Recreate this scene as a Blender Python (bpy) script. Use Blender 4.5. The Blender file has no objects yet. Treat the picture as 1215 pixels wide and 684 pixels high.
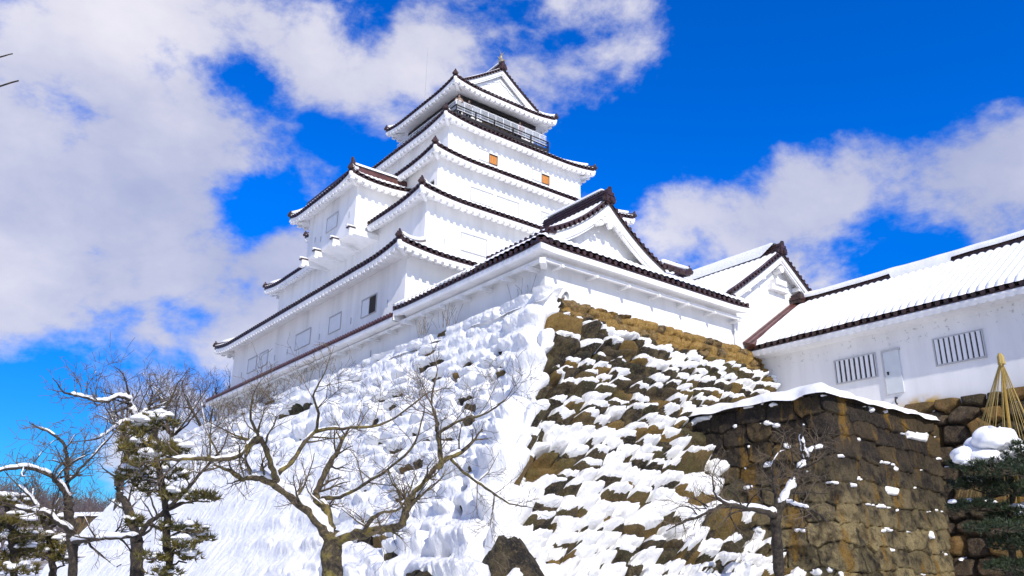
import bpy, math, random
import numpy as np
from mathutils import Vector, Matrix
random.seed(7); RNG = np.random.default_rng(7)
sc = bpy.context.scene
COL = sc.collection
# ------------------------------------------------------------------ camera
CAM = np.array([-17.0028, -20.3950, 1.7])
M = np.array([[0.79165385, -0.61081319, 0.01383575], [-0.21506383, -0.25739764, 0.942069], [0.57186688, 0.74876812, 0.33513366]])
FPX = 968.909
cd = bpy.data.cameras.new("camera"); cam = bpy.data.objects.new("camera", cd); COL.objects.link(cam)
cd.sensor_width = 36.0; cd.lens = FPX / 1215 * 36; cd.clip_end = 6000; cd.clip_start = 0.1
mw = Matrix.Identity(4)
for i in range(3):
    mw[i][0], mw[i][1], mw[i][2], mw[i][3] = M[0][i], M[1][i], -M[2][i], CAM[i]
cam.matrix_world = mw
sc.camera = cam
def ray(u, v): return np.array([(u - 607.5) / FPX, (342 - v) / FPX, 1.0]) @ M
def at(u, v, d): return Vector(CAM + ray(u, v) * d)          # point at depth d
# ------------------------------------------------------------------ sun, sky, exposure
SUN = Vector((-0.26, -1.0, 0.76)).normalized()
sd = bpy.data.lights.new("sun", 'SUN'); so = bpy.data.objects.new("sun", sd); COL.objects.link(so)
sd.energy = 5.0; sd.angle = math.radians(0.55); sd.color = (1.0, 0.95, 0.88)
so.rotation_euler = SUN.to_track_quat('Z', 'Y').to_euler(); so.location = (-20, -60, 60)
world = bpy.data.worlds.new("World"); sc.world = world; world.use_nodes = True
sc.view_settings.view_transform = 'Standard'; sc.view_settings.look = 'None'
sc.view_settings.exposure = -0.14; sc.view_settings.gamma = 1.0; sc.view_settings.use_curve_mapping = False
sc.cycles.max_bounces = 6; sc.cycles.diffuse_bounces = 4; sc.cycles.transparent_max_bounces = 12
SKY_STRENGTH = 0.082
def build_world():
    nt = world.node_tree; nt.nodes.clear(); N = nt.nodes.new; L = nt.links.new
    out = N('ShaderNodeOutputWorld'); bg = N('ShaderNodeBackground'); bg.inputs[1].default_value = SKY_STRENGTH
    L(bg.outputs[0], out.inputs[0])
    sky = N('ShaderNodeTexSky'); sky.sky_type = 'NISHITA'; sky.sun_disc = False
    sky.sun_elevation = math.asin(SUN.z); sky.sun_rotation = math.atan2(SUN.x, SUN.y)
    sky.altitude = 200; sky.air_density = 1.0; sky.dust_density = 0.2; sky.ozone_density = 3.0
    hs = N('ShaderNodeHueSaturation'); hs.inputs['Hue'].default_value = 0.502; hs.inputs['Saturation'].default_value = 1.55; hs.inputs['Value'].default_value = 1.0
    L(sky.outputs[0], hs.inputs['Color'])
    tc = N('ShaderNodeTexCoord'); D = tc.outputs['Generated']
    sz = N('ShaderNodeSeparateXYZ'); L(D, sz.inputs[0]); el = N('ShaderNodeMapRange'); L(sz.outputs[2], el.inputs[0]); el.inputs[1].default_value = 0.0; el.inputs[2].default_value = 0.42
    tt = N('ShaderNodeMix'); tt.data_type = 'RGBA'; L(el.outputs[0], tt.inputs[0]); tt.inputs[6].default_value = (.22, .92, 1.4, 1); tt.inputs[7].default_value = (.7, 1.95, 3.2, 1)
    tint = N('ShaderNodeMix'); tint.data_type = 'RGBA'; tint.blend_type = 'MULTIPLY'; tint.inputs[0].default_value = 1; L(tt.outputs[2], tint.inputs[7]); L(hs.outputs[0], tint.inputs[6])
    def math_(op, a, b=None, clamp=False):
        n = N('ShaderNodeMath'); n.operation = op; n.use_clamp = clamp
        for k, x in ((0, a), (1, b)):
            if x is None: continue
            if hasattr(x, 'links'): L(x, n.inputs[k])
            else: n.inputs[k].default_value = x
        return n.outputs[0]
    def noise(scale, detail, rough, off, dist=0.0):
        mp = N('ShaderNodeMapping'); mp.inputs['Location'].default_value = off; mp.inputs['Scale'].default_value = (1, 1, 1.5); L(D, mp.inputs[0])
        n = N('ShaderNodeTexNoise'); n.inputs['Scale'].default_value = scale; n.inputs['Detail'].default_value = detail
        n.inputs['Roughness'].default_value = rough; n.inputs['Distortion'].default_value = dist; L(mp.outputs[0], n.inputs['Vector'])
        return n.outputs[0]
    n1 = noise(5.2, 12, 0.60, (1.1, 4.7, 2.4), 0.12)
    n2 = noise(2.6, 5, 0.5, (8.3, 4.0, 2.2), 0.1)
    # banks of cloud, as directions in the sky: (u, v, radius, weight)
    blobs = [(150, 330, 300, .60), (20, 230, 210, .30), (310, 150, 210, .22), (60, 60, 170, .34), (260, 15, 200, .34), (640, 25, 180, .62),
             (500, 60, 120, .30), (780, 20, 80, .2), (1080, 205, 130, .85), (985, 245, 120, .60), (880, 255, 130, .85), (1170, 130, 70, .52), (1190, 250, 100, .55), (920, 330, 80, .40), (1050, 290, 70, -.45), (1120, 40, 160, -.5),
             (40, 505, 110, -.75), (950, 60, 330, -.60), (85, 150, 65, -.62), (290, 95, 55, -.50), (300, 240, 60, -.55), (185, 72, 45, -.45), (405, 15, 75, -.45), (200, 150, 40, -.3), (1130, 20, 200, -.3), (1130, 320, 40, -.3), (600, 150, 180, -.15), (735, 150, 110, -.35)]
    acc = None
    for u, v, r, w in blobs:
        d = Vector(ray(u, v)).normalized()
        vd = N('ShaderNodeVectorMath'); vd.operation = 'DISTANCE'; L(D, vd.inputs[0]); vd.inputs[1].default_value = d
        mr = N('ShaderNodeMapRange'); mr.interpolation_type = 'SMOOTHSTEP'; L(vd.outputs['Value'], mr.inputs[0])
        mr.inputs[1].default_value = 0; mr.inputs[2].default_value = r / FPX * 1.25; mr.inputs[3].default_value = w; mr.inputs[4].default_value = 0
        acc = mr.outputs[0] if acc is None else math_('ADD', acc, mr.outputs[0])
    dt = N('ShaderNodeVectorMath'); dt.operation = 'DOT_PRODUCT'; L(D, dt.inputs[0]); dt.inputs[1].default_value = Vector((-M[2][0], -M[2][1], 0)).normalized()
    rear = N('ShaderNodeMapRange'); L(dt.outputs['Value'], rear.inputs[0]); rear.inputs[1].default_value = -0.2; rear.inputs[2].default_value = 0.5; rear.inputs[4].default_value = 0.35
    acc = math_('ADD', acc, rear.outputs[0])      # unseen cloud added behind the viewer to make the blue fill light neutral
    dens = math_('ADD', math_('MULTIPLY', math_('SUBTRACT', n1, 0.5), 3.8), acc)
    mk = N('ShaderNodeMapRange'); mk.interpolation_type = 'SMOOTHSTEP'; L(dens, mk.inputs[0])
    mk.inputs[1].default_value = -0.04; mk.inputs[2].default_value = 0.60; mk.inputs[4].default_value = 0.93
    # lit and shaded folds of the cloud
    sh = math_('ADD', math_('MULTIPLY', math_('SUBTRACT', n2, 0.5), 2.2), math_('MULTIPLY', math_('SUBTRACT', n1, 0.5), 1.3))
    mr2 = N('ShaderNodeMapRange'); mr2.interpolation_type = 'SMOOTHSTEP'; L(sh, mr2.inputs[0]); mr2.inputs[1].default_value = -0.55; mr2.inputs[2].default_value = 0.75
    cm = N('ShaderNodeMix'); cm.data_type = 'RGBA'; L(mr2.outputs[0], cm.inputs[0])
    cm.inputs[6].default_value = (5.6, 6.2, 9.0, 1); cm.inputs[7].default_value = (12.6, 12.2, 12.9, 1)
    mx = N('ShaderNodeMix'); mx.data_type = 'RGBA'; L(mk.outputs[0], mx.inputs[0]); L(tint.outputs[2], mx.inputs[6]); L(cm.outputs[2], mx.inputs[7])
    L(mx.outputs[2], bg.inputs[0])
build_world()
# ------------------------------------------------------------------ materials
class NT:
    def __init__(self, name):
        self.m = bpy.data.materials.new(name); self.m.use_nodes = True
        self.t = self.m.node_tree; self.b = self.t.nodes['Principled BSDF']
    def n(self, kind, **kw):
        o = self.t.nodes.new('ShaderNode' + kind)
        for k, v in kw.items():
            if k.startswith('_'): setattr(o, k[1:], v)
            else: o.inputs[k.replace('__', ' ')].default_value = v
        return o
    def l(self, a, b): self.t.links.new(a, b)
    def pos(self): return self.n('NewGeometry').outputs['Position']
    def noise(self, scale, detail=4, rough=.55, vec=None, dist=0.0, sc3=None):
        o = self.n('TexNoise', Scale=scale, Detail=detail, Roughness=rough, Distortion=dist)
        v = vec or self.pos()
        if sc3:
            mp = self.n('Mapping'); mp.inputs['Scale'].default_value = sc3; self.l(v, mp.inputs[0]); v = mp.outputs[0]
        self.l(v, o.inputs['Vector']); return o.outputs[0]
    def ramp(self, fac, stops):
        o = self.n('ValToRGB'); e = o.color_ramp.elements
        while len(e) < len(stops): e.new(.5)
        for el, (p, c) in zip(e, stops): el.position = p; el.color = (*c, 1) if len(c) == 3 else c
        self.l(fac, o.inputs[0]); return o.outputs[0]
    def step(self, fac, a, b, c=0., d=1.):
        o = self.n('MapRange', _interpolation_type='SMOOTHSTEP'); self.l(fac, o.inputs[0])
        for i, x in enumerate((a, b, c, d)): o.inputs[i + 1].default_value = x
        return o.outputs[0]
    def mix(self, fac, a, b, blend='MIX'):
        o = self.n('Mix', _data_type='RGBA', _blend_type=blend)
        for i, x in ((0, fac), (6, a), (7, b)):
            if hasattr(x, 'links'): self.l(x, o.inputs[i])
            elif i == 0: o.inputs[0].default_value = x
            else: o.inputs[i].default_value = (*x, 1)
        return o.outputs[2]
    def mul(self, a, b):
        o = self.n('Math', _operation='MULTIPLY')
        for i, x in ((0, a), (1, b)):
            if hasattr(x, 'links'): self.l(x, o.inputs[i])
            else: o.inputs[i].default_value = x
        return o.outputs[0]
    def color(self, c):
        if hasattr(c, 'links'): self.l(c, self.b.inputs['Base Color'])
        else: self.b.inputs['Base Color'].default_value = (*c, 1)
    def bump(self, h, strength=.4, dist=.05):
        o = self.n('Bump', Strength=strength, Distance=dist); self.l(h, o.inputs['Height']); self.l(o.outputs[0], self.b.inputs['Normal'])
    def rough(self, r): self.b.inputs['Roughness'].default_value = r
MAT = {}
def mk_simple(name, c, rough=.6, var=.25, scale=6, bump=0):
    t = NT(name); n = t.noise(scale, 5)
    t.color(t.ramp(n, [(.25, tuple(x * (1 - var) for x in c)), (.75, tuple(min(1, x * (1 + var)) for x in c))])); t.rough(rough)
    if bump: t.bump(t.noise(scale * 4, 4), bump, .03)
    MAT[name] = t.m; return t
t = NT('plaster')      # weathered white lime plaster with faint streaks
s = t.noise(1.0, 5, .6, sc3=(1.3, 1.3, .16)); s2 = t.noise(.45, 4)
t.color(t.mix(t.step(s2, .35, .7, 0, .6), t.ramp(s, [(.28, (.66, .65, .63)), (.58, (.83, .82, .80))]), (.85, .84, .815))); t.rough(.75)
t.bump(t.noise(9, 5), .12, .02); MAT['plaster'] = t.m
t = NT('gallery_plaster')   # plaster with specks of dirt under the eave and a mossy stain at its foot
p = t.pos(); s = t.noise(1.0, 5, .6, sc3=(1.3, 1.3, .2)); base = t.ramp(s, [(.3, (.70, .69, .675)), (.62, (.82, .81, .79))])
sep = t.n('SeparateXYZ'); t.l(p, sep.inputs[0])
band = t.mul(t.step(sep.outputs[2], 9.85, 10.15), t.step(sep.outputs[2], 10.45, 10.75, 1, 0))
spk = t.step(t.noise(5.5, 5, .7), .57, .68)
base = t.mix(t.mul(t.mul(band, spk), .75), base, (.33, .30, .27))
vd = t.n('VectorMath', _operation='DISTANCE'); mp = t.n('Mapping'); mp.inputs['Scale'].default_value = (0, 1, 2.6); t.l(p, mp.inputs[0])
t.l(mp.outputs[0], vd.inputs[0]); vd.inputs[1].default_value = (0, -6.7, 7.6 * 2.6)
stn = t.mul(t.step(vd.outputs['Value'], .3, 1.35, 1, 0), t.step(t.noise(2.2, 5), .3, .55))
base = t.mix(stn, base, (.62, .36, .02)); t.color(base); t.rough(.75); t.bump(t.noise(9, 5), .12, .02); MAT['gallery_plaster'] = t.m
t = NT('snow'); n = t.noise(5, 6, .6); t.color(t.ramp(n, [(.3, (.86, .855, .84)), (.7, (.91, .905, .89))])); t.rough(.55)
t.bump(t.noise(7, 8, .68), .35, .06); MAT['snow'] = t.m
t = NT('slope_snow'); n = t.noise(5, 6, .6); t.color(t.ramp(n, [(.3, (.85, .845, .83)), (.7, (.91, .905, .885))])); t.rough(.55)
t.bump(t.noise(3.2, 8, .66, sc3=(1, 1, .55)), .7, .2); MAT['slope_snow'] = t.m
t = NT('roof_tile'); n = t.noise(4, 5); t.color(t.ramp(n, [(.3, (.022, .011, .010)), (.7, (.070, .033, .027))])); t.rough(.38); MAT['roof_tile'] = t.m
t = NT('red_tile'); n = t.noise(4, 5); t.color(t.ramp(n, [(.3, (.060, .022, .018)), (.7, (.13, .052, .042))])); t.rough(.36); MAT['red_tile'] = t.m
def stone_mat(name, dark, mid, ochre, och_lo, och_hi, moss=(.09, .085, .02), moss_amt=.5, pale=None, bands=None, specks=.5):
    t = NT(name); at_ = t.n('Attribute', _attribute_name='sid'); sid = at_.outputs['Fac']
    n1 = t.noise(2.2, 7, .62); n2 = t.noise(9, 8, .7); n3 = t.noise(.9, 5, .6)
    c = t.mix(t.step(n1, .40, .60), dark, mid)
    c = t.mix(t.mul(t.step(sid, och_lo, och_hi), .85), c, ochre)
    if pale:
        z = t.n('SeparateXYZ'); t.l(t.pos(), z.inputs[0])
        c = t.mix(t.mul(t.step(z.outputs[2], pale[1], pale[2], 1, 0), t.step(n1, .34, .58)), c, pale[0])
    c = t.mix(t.mul(t.step(n3, .48, .62), moss_amt), c, moss)
    if bands:
        c = t.mix(t.mul(t.step(t.noise(.7, 6, .65, sc3=(1.6, 1.6, .45)), bands[1], bands[2]), .85), c, bands[0])
    br = t.n('MapRange'); t.l(sid, br.inputs[0]); br.inputs[3].default_value = .68; br.inputs[4].default_value = 1.3
    rgb = t.n('CombineXYZ')
    for i in range(3): t.l(br.outputs[0], rgb.inputs[i])
    c = t.mix(1., c, rgb.outputs[0], 'MULTIPLY')
    c = t.mix(t.mul(t.step(n2, .5, .75), specks), c, tuple(x * .45 for x in dark))
    c = t.mix(t.mul(t.step(t.noise(17, 6, .75), .52, .66), .55), c, tuple(min(1, x * 2.6 + .02) for x in mid))
    c = t.mix(t.mul(t.step(t.noise(26, 5, .7, dist=.6), .54, .64), .7), c, tuple(x * .5 for x in dark))
    t.color(c); t.rough(.88); bn = t.n('Math', _operation='ADD'); t.l(t.noise(7, 9, .74), bn.inputs[0]); t.l(t.mul(t.noise(28, 6, .7), .45), bn.inputs[1]); t.bump(bn.outputs[0], 1.0, .16); MAT[name] = t.m
stone_mat('base_stone', (.020, .014, .008), (.135, .098, .044), (.25, .15, .03), .62, .95, moss_amt=.55)
stone_mat('coping_stone', (.06, .038, .016), (.36, .24, .10), (.42, .25, .055), .35, .85, moss_amt=.2, specks=.5)
stone_mat('block_stone', (.016, .010, .006), (.062, .040, .020), (.10, .065, .02), .6, .95, moss=(.045, .036, .010), moss_amt=.45, pale=((.38, .30, .14), 2.6, 6.0), bands=((.32, .17, .012), .53, .64))
stone_mat('wall_stone', (.055, .036, .018), (.16, .11, .06), (.28, .15, .03), .5, .95, moss_amt=.35)
t = NT('bark'); n = t.noise(3.5, 6, .65); n2 = t.noise(14, 6, .7)
c = t.mix(t.step(n2, .4, .65), (.038, .029, .017), (.12, .09, .048)); c = t.mix(t.mul(t.step(n, .45, .68), .72), c, (.24, .19, .035)); t.color(c); t.rough(.9); t.bump(n2, .8, .03); MAT['bark'] = t.m
t = NT('dark_bark'); n2 = t.noise(14, 6, .7); t.color(t.mix(t.step(n2, .4, .65), (.022, .017, .012), (.07, .052, .034))); t.rough(.9); t.bump(n2, .8, .03); MAT['dark_bark'] = t.m
mk_simple('twig', (.115, .085, .052), .9, .35, 5)
mk_simple('far_twig', (.11, .085, .085), .9, .35, 2)
t = NT('needles'); n = t.noise(2.0, 5, .6); n2 = t.noise(14, 3)
c = t.ramp(n, [(.3, (.034, .036, .008)), (.5, (.11, .092, .014)), (.72, (.22, .155, .022))]); t.color(c); t.rough(.6); MAT['needles'] = t.m
t = NT('green_needles'); n = t.noise(3.0, 5, .6); t.color(t.ramp(n, [(.3, (.012, .024, .010)), (.6, (.035, .055, .016)), (.8, (.07, .08, .02))])); t.rough(.6); MAT['green_needles'] = t.m
mk_simple('orange_wood', (.50, .19, .035), .6, .2, 8)
mk_simple('dark_wood', (.016, .012, .010), .5, .3, 8)
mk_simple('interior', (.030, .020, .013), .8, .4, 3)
mk_simple('grey_line', (.46, .46, .46), .8, .1, 8)
mk_simple('shutter_white', (.74, .75, .75), .7, .05, 4)
mk_simple('door_grey', (.60, .63, .64), .5, .05, 4)
mk_simple('metal_grey', (.38, .39, .40), .4, .1, 10)
mk_simple('pole_ochre', (.42, .25, .035), .7, .25, 12)
mk_simple('straw_rope', (.40, .29, .09), .9, .25, 20)
mk_simple('dry_grass', (.22, .18, .12), .9, .3, 8)
mk_simple('skin', (.55, .33, .24), .6, .08, 8)
mk_simple('coat_dark', (.03, .03, .045), .8, .3, 8)
mk_simple('coat_red', (.30, .08, .08), .8, .2, 8)
mk_simple('coat_tan', (.30, .22, .15), .8, .2, 8)
mk_simple('hair', (.02, .014, .010), .7, .3, 20)
mk_simple('bronze', (.22, .19, .13), .4, .3, 12)
t = NT('lattice'); t.color((.62, .65, .68)); t.rough(.5); t.b.inputs['Alpha'].default_value = .26; MAT['lattice'] = t.m
t = NT('far_hill'); n = t.noise(.35, 8, .72); n2 = t.noise(.05, 5)
t.color(t.mix(t.step(n, .45, .58), (.15, .14, .16), (.70, .72, .76))); t.rough(.9); t.bump(n, 1, 2.); MAT['far_hill'] = t.m
t = NT('ground_snow'); n = t.noise(.6, 7, .6); t.color(t.mix(t.step(t.noise(.12, 5, .6), .44, .58), t.ramp(n, [(.3, (.82, .85, .89)), (.7, (.89, .90, .92))]), (.26, .22, .17))); t.rough(.6); t.bump(n, .5, .3)   # snow, with brown patches added on the unseen ground to cut bounced light
MAT['ground_snow'] = t.m
# ------------------------------------------------------------------ mesh helpers
class MB:
    def __init__(self): self.v = []; self.f = []; self.mi = []; self.m = 0
    def add(self, vs, fs):
        b = len(self.v); self.v += [tuple(x) for x in vs]; self.f += [tuple(i + b for i in f) for f in fs]; self.mi += [self.m] * len(fs)
    def box(self, x0, y0, z0, x1, y1, z1):
        vs = [(x, y, z) for x in (x0, x1) for y in (y0, y1) for z in (z0, z1)]
        self.add(vs, [(0, 1, 3, 2), (4, 6, 7, 5), (0, 4, 5, 1), (2, 3, 7, 6), (0, 2, 6, 4), (1, 5, 7, 3)])
    def obox(self, c, ax, ay, az):
        c, ax, ay, az = map(Vector, (c, ax, ay, az))
        vs = [c + ax * i + ay * j + az * k for i in (-1, 1) for j in (-1, 1) for k in (-1, 1)]
        self.add(vs, [(0, 1, 3, 2), (4, 6, 7, 5), (0, 4, 5, 1), (2, 3, 7, 6), (0, 2, 6, 4), (1, 5, 7, 3)])
    def tube(self, pts, rad, n=6, cap=True, squash=None):
        P = [Vector(p) for p in pts]; R = rad if hasattr(rad, '__len__') else [rad] * len(P)
        vs = []; up = Vector((0, 0, 1))
        for i, p in enumerate(P):
            d = (P[min(i + 1, len(P) - 1)] - P[max(i - 1, 0)])
            if d.length < 1e-9: d = Vector((0, 0, 1))
            d.normalize(); a = d.cross(up if abs(d.z) < .95 else Vector((0, 1, 0))).normalized(); b = a.cross(d)
            for k in range(n):
                an = 2 * math.pi * k / n
                o = (a * math.cos(an) + b * math.sin(an)) * R[i]
                if squash: o.z *= squash
                vs.append(p + o)
        fs = [(i * n + k, i * n + (k + 1) % n, (i + 1) * n + (k + 1) % n, (i + 1) * n + k) for i in range(len(P) - 1) for k in range(n)]
        if cap: fs += [tuple(reversed(range(n))), tuple(range((len(P) - 1) * n, len(P) * n))]
        self.add(vs, fs)
    def grid(self, fn, nu, nv):
        vs = [fn(i / nu, j / nv) for i in range(nu + 1) for j in range(nv + 1)]
        self.add(vs, [(i * (nv + 1) + j, (i + 1) * (nv + 1) + j, (i + 1) * (nv + 1) + j + 1, i * (nv + 1) + j + 1) for i in range(nu) for j in range(nv)])
    def build(self, name, mats, parent=None, smooth=False):
        me = bpy.data.meshes.new(name); me.from_pydata(self.v, [], self.f); me.update()
        for m in (mats if isinstance(mats, (list, tuple)) else [mats]): me.materials.append(MAT[m])
        if any(self.mi): me.polygons.foreach_set('material_index', self.mi)
        if smooth: me.polygons.foreach_set('use_smooth', [True] * len(me.polygons))
        return link(bpy.data.objects.new(name, me), parent)
def link(o, parent=None):
    COL.objects.link(o)
    if parent is not None:
        if o.name.split('.')[0] in ('snow_cover', 'snow_crumbs', 'snow_clumps', 'snow_pillow'): o['kind'] = 'stuff'
        o.parent = parent; o.matrix_parent_inverse = world_mat(parent).inverted()
    return o
def world_mat(o):
    m = o.matrix_basis.copy()
    return m if o.parent is None else world_mat(o.parent) @ o.matrix_parent_inverse @ m
SNOWY = ('snow_cover', 'snow_crumbs', 'snow_clumps', 'snow_pillow', 'twigs', 'needles', 'crown')
def tag(o, label, cat=None, group=None, kind=None):
    if label: o['label'] = label
    if cat: o['category'] = cat
    if group: o['group'] = group
    if kind: o['kind'] = kind
    return o
def thing(name, label, cat, loc, group=None):
    o = bpy.data.objects.new(name, None); COL.objects.link(o); o.location = loc; o.empty_display_size = .3
    return tag(o, label, cat, group)
def np_mesh(name, V, F, mats, parent=None, smooth=True, attr=None):
    me = bpy.data.meshes.new(name); nv, nf = len(V), len(F)
    me.vertices.add(nv); me.vertices.foreach_set('co', np.ascontiguousarray(V, dtype=np.float32).ravel())
    me.loops.add(nf * 4); me.loops.foreach_set('vertex_index', np.ascontiguousarray(F, dtype=np.int32).ravel())
    me.polygons.add(nf); me.polygons.foreach_set('loop_start', np.arange(nf, dtype=np.int32) * 4)
    me.update(calc_edges=True)
    if smooth: me.polygons.foreach_set('use_smooth', np.ones(nf, dtype=bool))
    for m in (mats if isinstance(mats, (list, tuple)) else [mats]): me.materials.append(MAT[m])
    if attr is not None:
        a = me.attributes.new('sid', 'FLOAT', 'POINT'); a.data.foreach_set('value', attr.astype(np.float32).ravel())
    me.validate()
    return link(bpy.data.objects.new(name, me), parent)
def grid_faces(nu, nv):
    i, j = np.meshgrid(np.arange(nu - 1), np.arange(nv - 1), indexing='ij'); a = (i * nv + j).ravel()
    return np.stack([a, a + nv, a + nv + 1, a + 1], 1)
# numpy noise
def _h(ix, iy, s):
    x = (ix.astype(np.int64) * 374761393 + iy.astype(np.int64) * 668265263 + s * 974634777) & 0x7fffffff
    x = ((x ^ (x >> 13)) * 1274126177) & 0x7fffffff
    return ((x ^ (x >> 16)) & 0xffffff) / float(0xffffff)
def vn(x, y, s=0):
    ix, iy = np.floor(x), np.floor(y); fx, fy = x - ix, y - iy; fx = fx * fx * (3 - 2 * fx); fy = fy * fy * (3 - 2 * fy)
    a = _h(ix, iy, s); b = _h(ix + 1, iy, s); c = _h(ix, iy + 1, s); d = _h(ix + 1, iy + 1, s)
    return (a * (1 - fx) + b * fx) * (1 - fy) + (c * (1 - fx) + d * fx) * fy
def fbm(x, y, s=0, o=4):
    r = 0; a = .5; w = 0
    for k in range(o): r = r + a * vn(x * 2 ** k, y * 2 ** k, s + k * 17); w += a; a *= .5
    return r / w
def sst(x, a, b): t_ = np.clip((x - a) / (b - a), 0, 1); return t_ * t_ * (3 - 2 * t_)
def stones(T, H, cw, ch, seed, jit=.3, warp=.12, pw=2.6):
    """irregular coursed stones: id, local offsets, closeness to the joint"""
    Tw = T + warp * cw * 2 * (fbm(T / cw * 1.3, H / ch * 1.3, seed + 50) - .5); Hw = H + warp * ch * 2 * (fbm(T / cw * 1.3 + 9, H / ch * 1.3, seed + 60) - .5)
    j0 = np.floor(Hw / ch); F1 = np.full(T.shape, 9.); F2 = np.full(T.shape, 9.); ID = np.zeros(T.shape); QX = np.zeros(T.shape); QY = np.zeros(T.shape)
    for dj in (-1, 0, 1):
        j = j0 + dj; off = _h(j, j * 0 + 3, seed)
        i0 = np.floor(Tw / cw - off)
        for di in (-1, 0, 1):
            i = i0 + di
            cx = (i + .5 + off + (_h(i, j, seed + 1) - .5) * 2 * jit) * cw; cy = (j + .5 + (_h(i, j, seed + 2) - .5) * 2 * jit * .8) * ch
            wx = 1 + .3 * (_h(i, j, seed + 3) - .5); dx = (Tw - cx) / cw / wx; dy = (Hw - cy) / ch * wx
            d = (np.abs(dx) ** pw + np.abs(dy) ** pw) ** (1 / pw)
            n = d < F1; F2 = np.where(n, F1, np.minimum(F2, d)); ID = np.where(n, _h(i, j, seed + 4), ID); QX = np.where(n, dx, QX); QY = np.where(n, dy, QY); F1 = np.where(n, d, F1)
    return ID, QX, QY, F2 - F1
def blur(A, k):
    k = int(k)
    if k < 1: return A
    x = np.arange(-2 * k, 2 * k + 1); w = np.exp(-.5 * (x / k) ** 2); w /= w.sum()
    for ax in (0, 1):
        P = np.pad(A, [(2 * k, 2 * k) if a == ax else (0, 0) for a in (0, 1)], mode='edge')
        A = sum(w[i] * np.take(P, np.arange(i, i + A.shape[ax]), axis=ax) for i in range(len(x)))
    return A
# ------------------------------------------------------------------ ground and far land
def gz(X, Y):
    Rr = np.hypot(X - CAM[0], Y - CAM[1])
    Z = 1.6 * sst(Rr, 35, 95) + .35 * (fbm(X * .15, Y * .15, 3) - .5) * sst(Rr, 0, 15)
    Z = Z + 9 * sst(Rr, 90, 190) * sst(Y - X * 0.3, 25, 70)                       # bank rising beyond the far end of the keep
    return Z + 2.4 * np.exp(-(((X - 10.8) / 1.6) ** 2 + ((Y + 8.9) / 1.2) ** 2))     # drift at the foot of the gallery wall
def ground():
    rs = np.concatenate([np.linspace(0, 60, 40), np.geomspace(63, 2200, 50)]); th = np.linspace(0, 2 * np.pi, 145)
    Rr, Th = np.meshgrid(rs, th, indexing='ij'); X = CAM[0] + Rr * np.cos(Th); Y = CAM[1] + Rr * np.sin(Th); Z = gz(X, Y)
    V = np.stack([X.ravel(), Y.ravel(), Z.ravel()], 1)
    tag(np_mesh('ground', V, grid_faces(len(rs), len(th)), 'ground_snow'), 'snow covered ground around the castle', kind='structure')
ground()
def hills():
    # wooded hill in the distance
    az = np.linspace(math.radians(40), math.radians(130), 120); rr = np.linspace(330, 800, 26)
    A, R_ = np.meshgrid(az, rr, indexing='ij'); X = CAM[0] + R_ * np.cos(A); Y = CAM[1] + R_ * np.sin(A)
    Z = 40 * np.sin(np.clip((R_ - 330) / 300, 0, 1) * math.pi / 2) * (.75 + .5 * fbm(A * 7, R_ * .004, 5)) + 3 * fbm(X * .1, Y * .1, 8) - 2
    tag(np_mesh('hill', np.stack([X.ravel(), Y.ravel(), Z.ravel()], 1), grid_faces(120, 26), 'far_hill'), 'distant wooded hill dusted with snow', kind='structure')
hills()
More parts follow.
